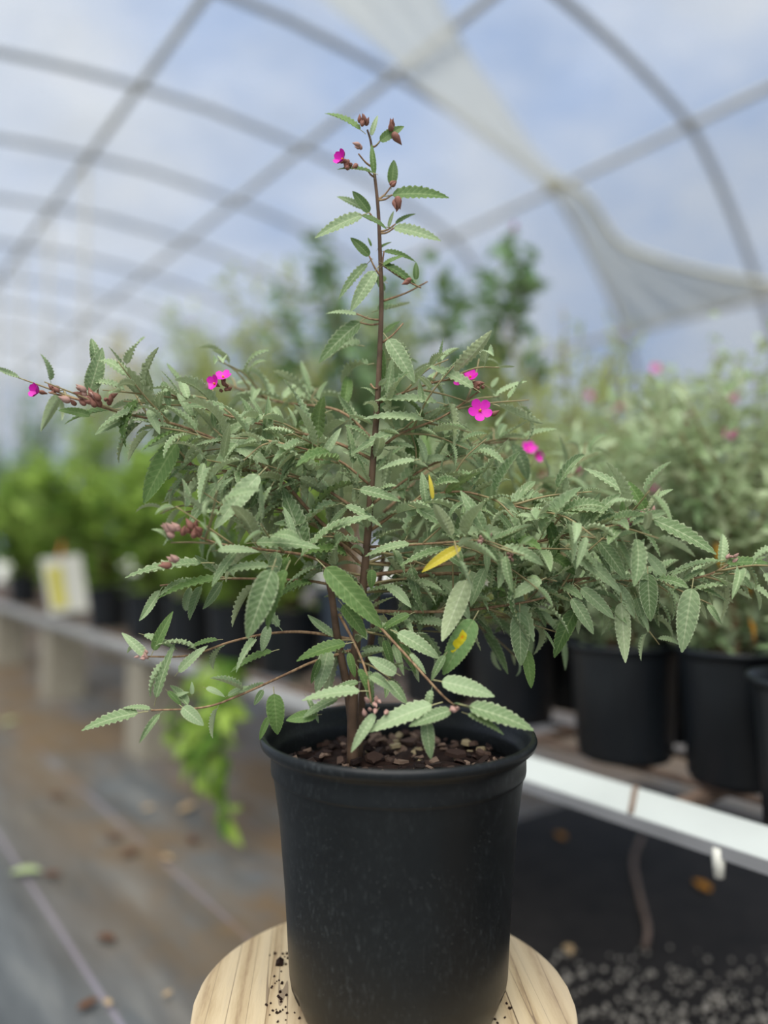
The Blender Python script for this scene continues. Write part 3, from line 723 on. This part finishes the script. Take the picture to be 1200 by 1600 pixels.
def H(bx, by, tx, ty, d0=D0, dd=0., face=.6, wf=1., mesh=None):
    p, q = Q(bx, by, d0), Q(tx, ty, d0+dd)
    tocam = (CAM-p).normalized(); nrm = tocam*face + Vector((0,0,1))*(1-abs(face)) + rv()*.12
    leaves.append((1e3, leaf_matrix(p, q, nrm, wf), mesh or random.choice(VAR)))

# stems and branches ---------------------------------------------------
def stem(name, ctrl, r0, r1, mat):
    pts = catmull([Q(*c) if len(c) == 3 else c for c in ctrl], 6)
    b = MB(); n_ = len(pts); b.tube(pts, [r0+(r1-r0)*(i/(n_-1))**.65 for i in range(n_)], 7); b.build(name, M[mat], shrub)
    return pts
main = stem('stem', [(551,1196,D0),(551,1110,D0),(556,1010,D0),(567,920,D0),(575,830,D0),(582,735,D0),(589,640,D0),(593,560,D0),(596,470,D0),(594,400,D0),(591,330,D0),(585,270,D0),(580,225,D0),(574,203,D0)], .0064, .0010, 'trunk')
MAINLEAF = [q for q in main if root.z+.10 < q.z < root.z+.40]
stem('stem', [(556,1190,.81),(545,1090,.80),(528,1000,.79),(518,930,.78),(508,885,.77)], .0055, .003, 'trunk')
stem('stem', [(560,1185,.82),(566,1090,.84),(580,1000,.85),(590,930,.86),(600,860,.87)], .005, .0028, 'trunk')
BR = [  # control points (photo px, py, distance), base radius, leafy-from, side twigs
 ([(572,870,.80),(500,815,.80),(440,752,.79),(370,703,.78),(280,665,.77),(190,645,.76),(120,624,.75),(76,613,.745)], .0036, .30, 6),
 ([(560,915,.80),(490,872,.77),(420,860,.73),(345,850,.69),(300,835,.67)], .0030, .35, 3),
 ([(556,1000,.80),(480,988,.78),(420,990,.76),(360,1003,.74),(295,1024,.73),(222,1026,.72)], .0026, .35, 3),
 ([(552,1015,.80),(490,1034,.77),(450,1052,.75),(375,1086,.73),(319,1105,.72),(236,1110,.71)], .0026, .45, 2),
 ([(584,710,.80),(625,678,.80),(690,652,.79),(748,612,.79)], .0028, .2, 4),
 ([(573,900,.80),(690,883,.79),(800,856,.77),(900,832,.76),(1012,806,.75)], .0034, .15, 7),
 ([(570,915,.80),(700,896,.81),(830,912,.80),(930,903,.79),(1030,908,.78),(1100,900,.77),(1150,876,.76)], .0034, .2, 7),
 ([(566,955,.80),(680,956,.79),(760,950,.78),(850,934,.77),(910,905,.76)], .0030, .2, 5),
 ([(512,890,.78),(580,965,.74),(640,1030,.70),(690,1085,.67),(716,1106,.66)], .0028, .7, 0),
 ([(530,960,.79),(556,1010,.74),(572,1050,.70),(580,1098,.68)], .0024, .75, 0),
 ([(586,690,.80),(530,642,.84),(450,630,.87),(405,620,.88),(350,598,.88)], .0026, .3, 4),
 ([(600,800,.87),(680,730,.93),(760,715,.97),(840,702,1.0)], .0026, .25, 4),
 ([(600,850,.87),(740,835,.92),(810,790,.93),(862,757,.94),(915,733,.95)], .0028, .25, 5),
 ([(575,810,.80),(500,760,.79),(420,738,.79),(340,735,.80),(285,728,.81)], .0028, .2, 5),
 ([(577,830,.80),(645,785,.79),(720,768,.78),(800,790,.77),(850,800,.76)], .0028, .2, 5),
 ([(574,855,.80),(660,850,.76),(720,846,.72),(758,840,.70)], .0024, .25, 3),
 ([(560,985,.80),(620,985,.82),(680,975,.84),(760,965,.86),(830,960,.88)], .0026, .2, 4),
 ([(586,720,.80),(520,690,.81),(430,668,.81),(340,645,.80),(255,612,.79)], .0030, .25, 5),
 ([(572,890,.80),(520,840,.82),(450,800,.84),(370,790,.85),(290,800,.85)], .0028, .2, 5),
 ([(568,930,.80),(500,910,.80),(420,905,.79),(340,905,.78),(250,915,.77)], .0026, .35, 3),
 ([(590,630,.80),(640,610,.80),(690,595,.80),(742,592,.80)], .0022, .2, 3),
 ([(578,790,.80),(650,740,.82),(730,700,.84),(790,690,.86)], .0024, .2, 4),
 ([(572,880,.80),(650,880,.84),(740,875,.87),(840,865,.89),(940,870,.90)], .0028, .2, 5),
 ([(580,760,.80),(530,720,.78),(470,700,.76),(420,690,.74)], .0022, .2, 3),
]
def nodes(pts, start, step):
    acc = 0; tot = sum((pts[i+1]-pts[i]).length for i in range(len(pts)-1)); nxt = tot*start
    for i in range(len(pts)-1):
        sl = (pts[i+1]-pts[i]).length
        while acc+sl >= nxt:
            t = (nxt-acc)/sl; yield pts[i].lerp(pts[i+1], t), (pts[i+1]-pts[i]).normalized(), nxt/tot
            nxt += step*random.uniform(.75, 1.3)
        acc += sl
GA = 2.39996
def put_leaves(pts, start, step, lmin, lmax, ph0=0.):
    ph = ph0
    for p, t, f in nodes(pts, start, step):
        ph += GA; e1 = t.cross(Vector((0,0,1))).normalized(); e2 = e1.cross(t)
        rad = e1*math.cos(ph) + e2*math.sin(ph)
        rad.y *= .7
        d = (t*.55 + rad*.85 + Vector((0,0,random.gauss(-.12,.22)))).normalized()
        ln_ = random.uniform(lmin, lmax)*(1-.35*max(0, f-.6)/.4)
        nrm = (Vector((0,0,1)) + rv()*.45 + Vector((0,-.25,0))).normalized()
        b0 = p + d*ln_*.17
        leaves.append((ln_, leaf_matrix(b0, b0+d*ln_, nrm, random.uniform(.62,1.05)), random.choice(VAR)))
for bi, (ctrl, r0, st_, tw) in enumerate(BR):
    pts = stem('branch', ctrl, r0*.72, .0009, 'stem')
    sparse = bi in (2, 3, 8, 9)
    if bi == 19: tw = 1
    if bi in (2, 3): tw = 0
    put_leaves(pts, st_ if sparse else st_*.45, .026 if sparse else .0175 if bi in (1, 19) else .0130, .030, .050 if sparse else .068, random.uniform(0,6))
    n_ = len(pts); b = MB()
    tw = int(tw*1.8)
    for i in range(tw):
        q = pts[int(n_*(st_+(1-st_)*(i+.5)/max(tw,1)*.9))]; j = min(n_-2, int(n_*(st_+(1-st_)*(i+.5)/max(tw,1)*.9))); t = (pts[j+1]-pts[j]).normalized()
        d = (t*.8 + rv()*Vector((.8,.6,.5)) + Vector((0,0,.05))).normalized(); ln_ = random.uniform(.045,.085)
        tp_ = catmull([q, q+d*ln_*.5+rv()*.004, q+d*ln_+Vector((0,0,-.006))], 4)
        b = MB(); b.tube(tp_, [.0013-.0007*i_/(len(tp_)-1) for i_ in range(len(tp_))], 5); b.build('twig', M['twig'], shrub)
        put_leaves(tp_, .2, .0115, .024, .052, random.uniform(0,6))

put_leaves(MAINLEAF, .0, .0055, .024, .046)
for sx_, sy_, ex_, ey_, ed_ in ((570,915,660,905,.80),(568,925,690,930,.82),(565,950,650,975,.80),(572,880,650,862,.82),(575,850,500,838,.80),(570,900,470,890,.82),(560,985,640,1010,.78),(552,1030,610,1060,.76),(572,880,720,905,.86),(578,800,510,780,.80),(556,1000,500,1010,.78),(575,860,670,885,.78)):
    tp_ = catmull([Q(sx_, sy_, D0), Q((sx_+ex_)/2, (sy_+ey_)/2-4, (D0+ed_)/2), Q(ex_, ey_, ed_)], 5)
    b = MB(); b.tube(tp_, [.0016-.0008*i_/(len(tp_)-1) for i_ in range(len(tp_))], 5); b.build('twig', M['twig'], shrub)
    put_leaves(tp_, .25, .0095, .028, .056, random.uniform(0,6))

# leaves one can pick out in the photograph ----------------------------
for a in [  # top spike: shade seen from below is put into the darker leaf colour
 (563,203,508,169,.795,.01,.5,.8,LEAF_D),(580,212,590,178,.79,0,.5,.8,LEAF_P),(594,221,632,194,.78,0,.75,1.1,LEAF_D),(582,270,527,258,.78,-.01,.45,1.25,LEAF_D),(585,272,580,222,.785,0,.35,.6,LEAF_D),
 (612,289,616,247,.80,0,.9,1.2,LEAF_D),(613,305,704,301,.79,0,.6,.85,LEAF_D),(577,332,550,296,.79,0,.8,1.1,LEAF_D),(566,326,526,303,.81,.01,.6,.9,LEAF_P),(566,336,490,367,.78,-.01,.55,.85,LEAF_P),
 (566,337,606,354,.77,-.01,.5,.9,LEAF_D),(615,356,691,371,.79,0,.55,.95,LEAF_P),(618,350,650,330,.80,.01,.4,.7,LEAF_D),(607,355,615,328,.80,0,.5,.7,LEAF_P),(577,400,547,369,.79,0,.8,1.1,LEAF_D),
 (600,393,651,404,.80,0,.5,.85,LEAF_D),(598,415,632,396,.79,0,.5,.8,LEAF_D),(600,413,655,445,.79,0,.45,.75,LEAF_D),(650,437,650,408,.79,0,.8,1.1,LEAF_D),(574,412,525,465,.80,.01,.5,.85,LEAF_P),
 (586,424,547,485,.77,-.01,.7,1.0,LEAF_P),(590,390,612,376,.80,0,.5,.6,LEAF_D),(580,385,575,370,.80,0,.5,.8,LEAF_D),(557,492,508,485,.82,.02,.4,.9,LEAF_P),(563,503,493,565,.83,.02,.6,1.0,LEAF_P),(599,522,626,498,.81,.02,.5,.8,None),
 (606,530,650,596,.77,-.01,.6,1.1,LEAF_P),(596,545,600,600,.80,0,.5,.7,None),(590,485,640,478,.84,.02,.4,.9,None),(560,540,510,545,.85,.03,.4,1,None),(600,455,585,425,.83,.02,.5,.9,None),
 (600,440,570,435,.84,.02,.4,.9,None),(612,560,655,560,.84,.02,.4,.9,None),(575,570,520,590,.84,.02,.4,.9,None),
 # left branch
 (140,612,161,542,.755,0,.8,1.2,LEAF_P),(141,650,89,637,.76,0,.6,.9,LEAF_D),(205,650,145,676,.75,-.01,.6,1.05,LEAF_P),(232,640,250,677,.74,-.01,.6,1.1,LEAF_P),(255,596,266,640,.78,0,.7,1.0,LEAF_P),
 (276,692,219,788,.75,0,.5,1.0,LEAF_D),(276,682,228,696,.76,0,.4,.9,LEAF_P),(352,637,285,630,.76,0,.5,.9,LEAF_P),(352,684,420,722,.76,-.01,.7,1.1,LEAF_P),(412,650,341,682,.77,0,.5,.8,LEAF_P),
 (340,755,290,822,.72,-.01,.5,.8,LEAF_P),(405,742,330,826,.69,-.01,.65,.95,LEAF_P),(424,760,398,812,.70,0,.4,.6,LEAF_P),(315,880,190,893,.74,0,.3,.7,LEAF_P),(345,905,240,926,.74,0,.4,.75,LEAF_D),
 (425,890,385,1000,.65,-.01,.8,1.15,LEAF_P),(447,890,410,985,.66,0,.4,.8,LEAF_D),(175,640,95,655,.77,.01,.4,.8,LEAF_D),(300,650,275,610,.78,0,.6,.9,LEAF_P),
 # middle
 (508,887,600,981,.71,-.02,.7,.85,LEAF_D),(535,945,575,996,.72,0,.75,1.1,LEAF_D),(729,906,690,1003,.69,-.01,-.8,1.0,LEAF_P),(758,888,733,948,.72,0,.6,1.0,LEAF_P),(720,855,656,892,.68,0,.7,.95,LEAF_Y),
 (756,828,721,765,.70,0,.7,1.0,LEAF_P),(650,794,722,832,.74,0,.6,.95,LEAF_P),(562,765,628,780,.76,0,.6,.95,LEAF_P),(640,850,568,864,.75,0,.4,.9,LEAF_P),(700,857,622,878,.74,0,.4,.9,LEAF_P),
 (700,866,730,888,.71,0,.7,1.2,LEAF_P),(581,890,580,921,.75,0,.8,1.5,LEAF_D),(492,744,468,687,.77,0,.7,.9,LEAF_P),(504,713,533,667,.78,0,.6,.8,LEAF_P),(683,629,586,617,.78,0,.45,.85,LEAF_P),
 (662,656,567,646,.78,0,.35,.8,LEAF_P),(648,719,590,730,.77,0,.4,.85,LEAF_P),(620,673,546,706,.78,0,.45,.8,LEAF_P),(665,783,660,737,.76,0,.7,1.1,LEAF_P),(676,780,671,740,.70,0,.7,.7,LEAF_Y),
 (846,906,794,934,.70,0,.6,1.3,LEAF_P),(740,606,668,565,.77,0,.45,.8,LEAF_P),(470,870,540,800,.72,0,.35,.6,LEAF_P),(400,848,500,850,.69,-.01,.45,.85,LEAF_P),(500,835,580,800,.73,0,.4,.8,LEAF_P),
 (340,860,405,858,.68,0,.5,.9,LEAF_P),(420,885,330,890,.69,0,.4,.8,LEAF_P),(460,845,445,790,.72,0,.5,.8,LEAF_P),(690,690,750,702,.80,0,.4,.9,LEAF_P),(540,790,600,820,.75,0,.4,.9,LEAF_P),
 # right
 (1020,812,1127,862,.745,-.01,.5,.85,LEAF_P),(990,780,915,726,.76,.01,.5,.7,LEAF_P),(1009,799,981,750,.75,0,.8,1.1,LEAF_D),(1018,782,1052,761,.76,.01,.5,.8,LEAF_P),(1136,881,1206,875,.755,0,.4,.9,LEAF_D),
 (1125,876,1042,890,.765,0,.3,.7,LEAF_P),(1081,919,1065,1021,.75,-.01,.85,1.05,LEAF_P),(1012,896,1016,972,.755,-.01,.85,1.25,LEAF_P),(994,934,1009,983,.77,0,.8,1.1,LEAF_P),(1039,900,1007,859,.765,0,.75,1.1,LEAF_P),
 (971,941,977,1035,.76,0,-.75,.85,LEAF_P),(1087,917,1140,937,.76,0,.4,.7,LEAF_P),(893,935,931,992,.74,0,.7,1.0,LEAF_P),(900,952,862,1028,.77,0,.7,.95,LEAF_D),(812,956,814,1043,.755,0,.8,1.15,LEAF_P),
 (822,1015,832,1078,.78,0,.7,.9,LEAF_D),(907,919,964,967,.74,0,.6,.95,LEAF_P),(937,847,981,905,.735,-.01,.7,1.1,LEAF_P),(889,859,976,923,.74,-.01,.6,.8,LEAF_P),(870,853,840,889,.75,0,.7,1.0,LEAF_D),
 (858,866,905,898,.75,0,.6,1.1,LEAF_D),(905,800,815,808,.75,0,.4,.8,LEAF_P),(960,800,860,788,.755,0,.35,.8,LEAF_P),(975,815,975,775,.75,0,.8,1.1,LEAF_D),(1100,890,1040,925,.77,0,.3,.6,LEAF_P),
 (1050,900,1090,878,.76,0,.4,.8,LEAF_P),(800,830,770,790,.75,0,.5,.9,LEAF_P),(760,860,762,895,.70,0,.7,1.0,LEAF_P),(778,845,830,815,.70,0,.4,.9,LEAF_P),(790,870,860,880,.74,0,.4,.9,LEAF_P),
 # above and around the rim
 (540,1006,460,1027,.72,-.01,.5,1.0,LEAF_D),(621,989,690,1027,.72,-.01,.6,1.1,LEAF_P),(690,1065,775,1085,.66,-.01,.6,1.15,LEAF_P),(733,1104,838,1136,.645,-.01,.6,1.0,LEAF_P),(731,1116,790,1144,.645,-.01,.4,.8,LEAF_P),
 (705,1110,638,1132,.65,-.01,.6,1.0,LEAF_P),(675,1102,571,1139,.66,-.01,.5,.95,LEAF_P),(666,1123,673,1188,.66,-.01,.8,1.1,LEAF_P),(586,1115,546,1176,.66,-.01,.6,.8,LEAF_P),(562,1080,470,1088,.68,-.01,.45,.85,LEAF_P),
 (619,1052,575,1026,.69,0,.8,1.35,LEAF_P),(606,1065,637,1100,.68,-.01,.8,1.2,LEAF_P),(560,1066,515,1078,.70,0,.5,1.0,LEAF_P),(528,1091,470,1118,.69,0,.5,1.0,LEAF_P),(495,1117,445,1124,.70,0,.7,1.2,LEAF_D),
 (428,1084,434,1151,.73,0,.7,1.3,LEAF_D),(411,1078,396,1103,.735,0,.7,1.2,LEAF_P),(420,1120,404,1158,.74,0,.6,.8,LEAF_D),(740,968,690,1058,.69,0,.85,.95,LEAF_S),(695,1024,672,1064,.69,0,.6,.9,LEAF_P),
 (640,1022,668,1052,.70,0,.4,.9,LEAF_P),(560,1045,585,1095,.69,0,.5,.8,LEAF_D),(545,1020,555,1060,.72,0,.6,.9,LEAF_D),(600,1000,615,1045,.73,0,.6,.9,LEAF_D),(500,1030,485,1070,.75,0,.6,.8,LEAF_D),
 (640,960,590,985,.76,0,.5,.9,LEAF_D),(700,960,740,985,.78,0,.5,.9,LEAF_D),(480,1090,500,1130,.70,0,.5,.7,LEAF_P),
 # left low twigs
 (216,1114,122,1136,.705,0,.5,.85,LEAF_P),(235,1108,190,1103,.71,0,.4,.9,LEAF_P),(285,1105,318,1133,.70,-.01,.8,1.5,LEAF_P),(244,1090,270,1002,.71,0,.4,.6,LEAF_P),(229,1026,190,987,.715,0,.7,.9,LEAF_P),
 (240,1016,268,955,.715,0,.5,.8,LEAF_D),(225,992,278,1012,.72,0,.4,.8,LEAF_P),(279,1050,322,1007,.72,0,.5,.9,LEAF_P),(262,1080,285,1103,.71,0,.6,.9,LEAF_D),(322,1075,352,1087,.72,0,.6,1.1,LEAF_P),
 (356,1087,388,1070,.73,0,.5,1.0,LEAF_P),(425,1018,355,1045,.74,0,.4,.8,LEAF_D),(420,978,408,1020,.74,0,.7,1.2,LEAF_P),(340,1000,290,1010,.73,0,.4,.8,LEAF_D),(300,1085,300,1065,.72,0,.7,1.1,LEAF_P),(270,1090,295,1080,.72,0,.5,.9,LEAF_P),
]: H(*a)
tb = [((592,345),(566,336),.79),((592,345),(577,332),.79),((593,362),(618,350),.79),((593,365),(616,356),.79),((591,313),(613,304),.79),((591,312),(612,290),.80),((586,277),(572,262),.785),((583,262),(560,240),.785),((580,230),(594,220),.785),
      ((594,430),(577,400),.79),((596,415),(600,392),.795),((598,414),(658,450),.79),((596,500),(557,490),.81),((596,505),(563,504),.83),((598,535),(630,505),.80),((600,470),(668,440),.84),((579,600),(590,607),.79)]
for a, c, d in tb:
    b = MB(); m_ = ((a[0]+c[0])/2, (a[1]+c[1])/2+3); pts = catmull([Q(a[0],a[1],D0), Q(m_[0],m_[1],(D0+d)/2), Q(c[0],c[1],d)], 3); b.tube(pts, [.0013,.0012,.0011,.001,.0009,.0009,.0008], 5); b.build('twig', M['stem'], shrub)

# individual leaves: the 300 largest are parts, the rest one mass
FEATURE = [(62,612,22),(130,622,34),(342,594,26),(732,592,22),(750,642,26),(828,706,18),(688,874,26),(300,832,22),(268,882,16),(715,1012,30)]
def clear(pr, Mx):
    if pr > 100: return True
    for t in (.0, .25, .5, .75, 1.):
        q = Mx @ Vector((t, 0, 0)) - CAM; z_ = q.dot(FW); px_, py_ = 600+1200*q.x/z_, 800-1200*q.dot(UP)/z_
        if any((px_-a)**2+(py_-b_)**2 < c_*c_ for a, b_, c_ in FEATURE): return False
    return True
leaves = [q for q in leaves if clear(q[0], q[1])]
leaves.sort(key=lambda q: -q[0])
for pr, Mx, me in leaves[:300]: link('leaf', me, (), shrub, Mx)
rest = leaves[300:]
if rest:
    Vs = []; Fs = []; UVs = []; mi = []; tn = []; off = 0; inv = Matrix.Translation(-root)
    mats = [M['leaf'], M['leaf_dark'], M['petiole']]; cache = {}
    for pr, Mx, me in rest:
        if me.name not in cache:
            co = np.zeros(len(me.vertices)*3); me.vertices.foreach_get('co', co); uvd = np.zeros(len(me.loops)*2); me.uv_layers[0].data.foreach_get('uv', uvd)
            m0 = 1 if me.materials[0] == M['leaf_dark'] else 0
            cache[me.name] = (co.reshape(-1,3), [tuple(p_.vertices) for p_ in me.polygons], uvd.reshape(-1,2), [m0 if p_.material_index == 0 else 2 for p_ in me.polygons])
        co, fs, uvd, mm = cache[me.name]; A = np.array(inv @ Mx)
        Vs.append(co @ A[:3,:3].T + A[:3,3]); Fs += [tuple(i+off for i in f) for f in fs]; UVs.append(uvd); mi += mm; tn.append(np.full(len(co), random.random())); off += len(co)
    me = bpy.data.meshes.new('leaf_mass'); me.from_pydata(np.concatenate(Vs).tolist(), [], Fs)
    me.polygons.foreach_set('use_smooth', [True]*len(Fs)); me.polygons.foreach_set('material_index', mi)
    uvl = me.uv_layers.new(name='UVMap'); uvl.data.foreach_set('uv', np.concatenate(UVs).ravel())
    at = me.attributes.new('tint', 'FLOAT', 'POINT'); at.data.foreach_set('value', np.concatenate(tn)); me.update()
    o = link('leaf_mass', me, mats, shrub, Matrix.Translation(root)); o['kind'] = 'stuff'
print('LEAVES', len(leaves))

# flowers and buds
b = MB(); nl = 6
gv_ = []
for i in range(nl+1):
    s = i/nl; hw = .56*math.sin(math.pi*min(1, s*.86+.06))**.9*(.35+.65*s)
    for t in (-1,-.5,0,.5,1): gv_.append((.08+s*.92, hw*t, .10*s*s+.12*s+.10*abs(t)*s - .05*abs(math.sin(t*5))*s))
b.add(gv_, [(i*5+j, (i+1)*5+j, (i+1)*5+j+1, i*5+j+1) for i in range(nl) for j in range(4)])
petal_me = b.mesh('petal'); petal_me.materials.append(M['petal'])
b = MB(); b.lathe([(.005,.30),(.07,.28),(.10,.16),(.13,.05),(.12,0)], 8, mi=0); b.lathe([(.13,.04),(.2,-.1),(.22,-.3),(.12,-.55),(.05,-.75)], 8, mi=1)
flower_me = b.mesh('flower'); flower_me.materials.append(M['flower_eye']); flower_me.materials.append(M['bud'])
def flower(px, py, d, dirv, size=.0085, openf=0.):
    Mx = Matrix.Translation(Q(px,py,d)) @ Vector((0,0,1)).rotation_difference(Vector(dirv).normalized()).to_matrix().to_4x4() @ Matrix.Rotation(random.random()*6, 4, 'Z') @ Matrix.Scale(size, 4)
    f = link('flower', flower_me, (), shrub, Mx)
    for i in range(5): link('petal', petal_me, (), f, Mx @ Matrix.Rotation(2*math.pi*i/5, 4, 'Z') @ Matrix.Rotation(-.15-openf, 4, 'Y'))
for a in [(62,612,.745,(-.6,-.8,.1),.0105,.45),(349,590,.775,(-.1,-.8,.8),.0095,0),(336,600,.77,(-.5,-.9,.2),.0095,.2),(735,590,.785,(-.2,-.8,.6),.0090,.1),(722,597,.79,(-.6,-.6,.4),.0085,.2),
          (750,642,.775,(.0,-.95,.2),.0125,-.1),(826,702,.985,(.1,-.8,.5),.011,.1),(839,713,.985,(.4,-.8,0),.009,.3),(537,250,.765,(-.7,-.8,.2),.0105,.4)]: flower(*a)
b = MB(); b.lathe([(.02,-.5),(.22,-.42),(.36,-.15),(.36,.15),(.24,.45),(.10,.75),(.01,.95)], 9, fn=lambda i, r, z, a: (r*(1+.12*math.cos(5*a)), z)); bud_me = b.mesh('bud'); bud_me.materials.append(M['bud'])
budp_me = bud_me.copy(); budp_me.materials.clear(); budp_me.materials.append(M['bud_pale'])
for (cx, cy, d, nx, ny, n_, size, me, dv) in [
   (138,624,.745,26,8,12,.0105,bud_me,(-.6,-.4,.4)),(130,618,.745,26,8,8,.010,budp_me,(-.5,-.5,.5)),(168,628,.75,8,6,4,.0085,bud_me,(.5,-.4,.4)),(84,610,.748,8,5,5,.008,bud_me,(-.8,-.3,.1)),(268,828,.655,11,7,9,.0105,budp_me,(-.7,-.4,.3)),(305,830,.655,12,9,11,.010,bud_me,(0,-.5,.6)),
   (264,884,.66,5,4,2,.012,bud_me,(-.9,-.3,-.1)),(272,872,.66,8,5,4,.008,budp_me,(-.7,-.4,.3)),(567,190,.79,9,5,6,.0075,bud_me,(-.1,-.3,.9)),(612,196,.775,9,6,5,.009,bud_me,(.3,-.3,.7)),(621,213,.775,3,2,1,.012,bud_me,(.6,-.2,-.7)),
   (543,258,.77,9,5,8,.008,bud_me,(-.4,-.6,-.4)),(560,230,.785,3,3,3,.008,budp_me,(-.5,-.2,.6)),(622,316,.785,7,5,4,.0115,bud_me,(.1,-.3,-.9)),(616,290,.79,3,4,2,.008,bud_me,(.3,-.2,.7)),(295,727,.80,3,3,1,.012,bud_me,(-.2,-.3,.9)),
   (582,1104,.66,13,8,10,.0075,budp_me,(0,-.7,.3)),(712,1108,.64,8,5,6,.007,budp_me,(.5,-.6,.2)),(756,840,.695,9,7,8,.0075,budp_me,(.2,-.7,.4)),(745,603,.78,11,9,8,.0085,bud_me,(.4,-.5,.2)),(638,440,.79,3,3,2,.009,bud_me,(-.4,-.3,-.5)),
   (1012,798,.74,8,7,6,.006,budp_me,(.4,-.5,.5)),(1146,872,.755,9,5,6,.006,budp_me,(.6,-.4,.4)),(795,872,.72,8,6,6,.006,budp_me,(.2,-.6,.3)),(770,645,.775,3,2,2,.008,bud_me,(.8,-.4,.2)),(228,1024,.71,10,6,7,.006,budp_me,(-.5,-.5,.4)),(352,605,.78,7,6,5,.008,bud_me,(.2,-.6,.2))]:
    for i in range(n_):
        dirv = (Vector(dv) + rv()*.55).normalized()
        Mx = Matrix.Translation(Q(random.gauss(cx, nx*.6), random.gauss(cy, ny*.6), d+random.gauss(0,.003))) @ Vector((0,0,1)).rotation_difference(dirv).to_matrix().to_4x4() @ Matrix.Scale(size*random.uniform(.6,.9), 4)
        link('bud', me, (), shrub, Mx)
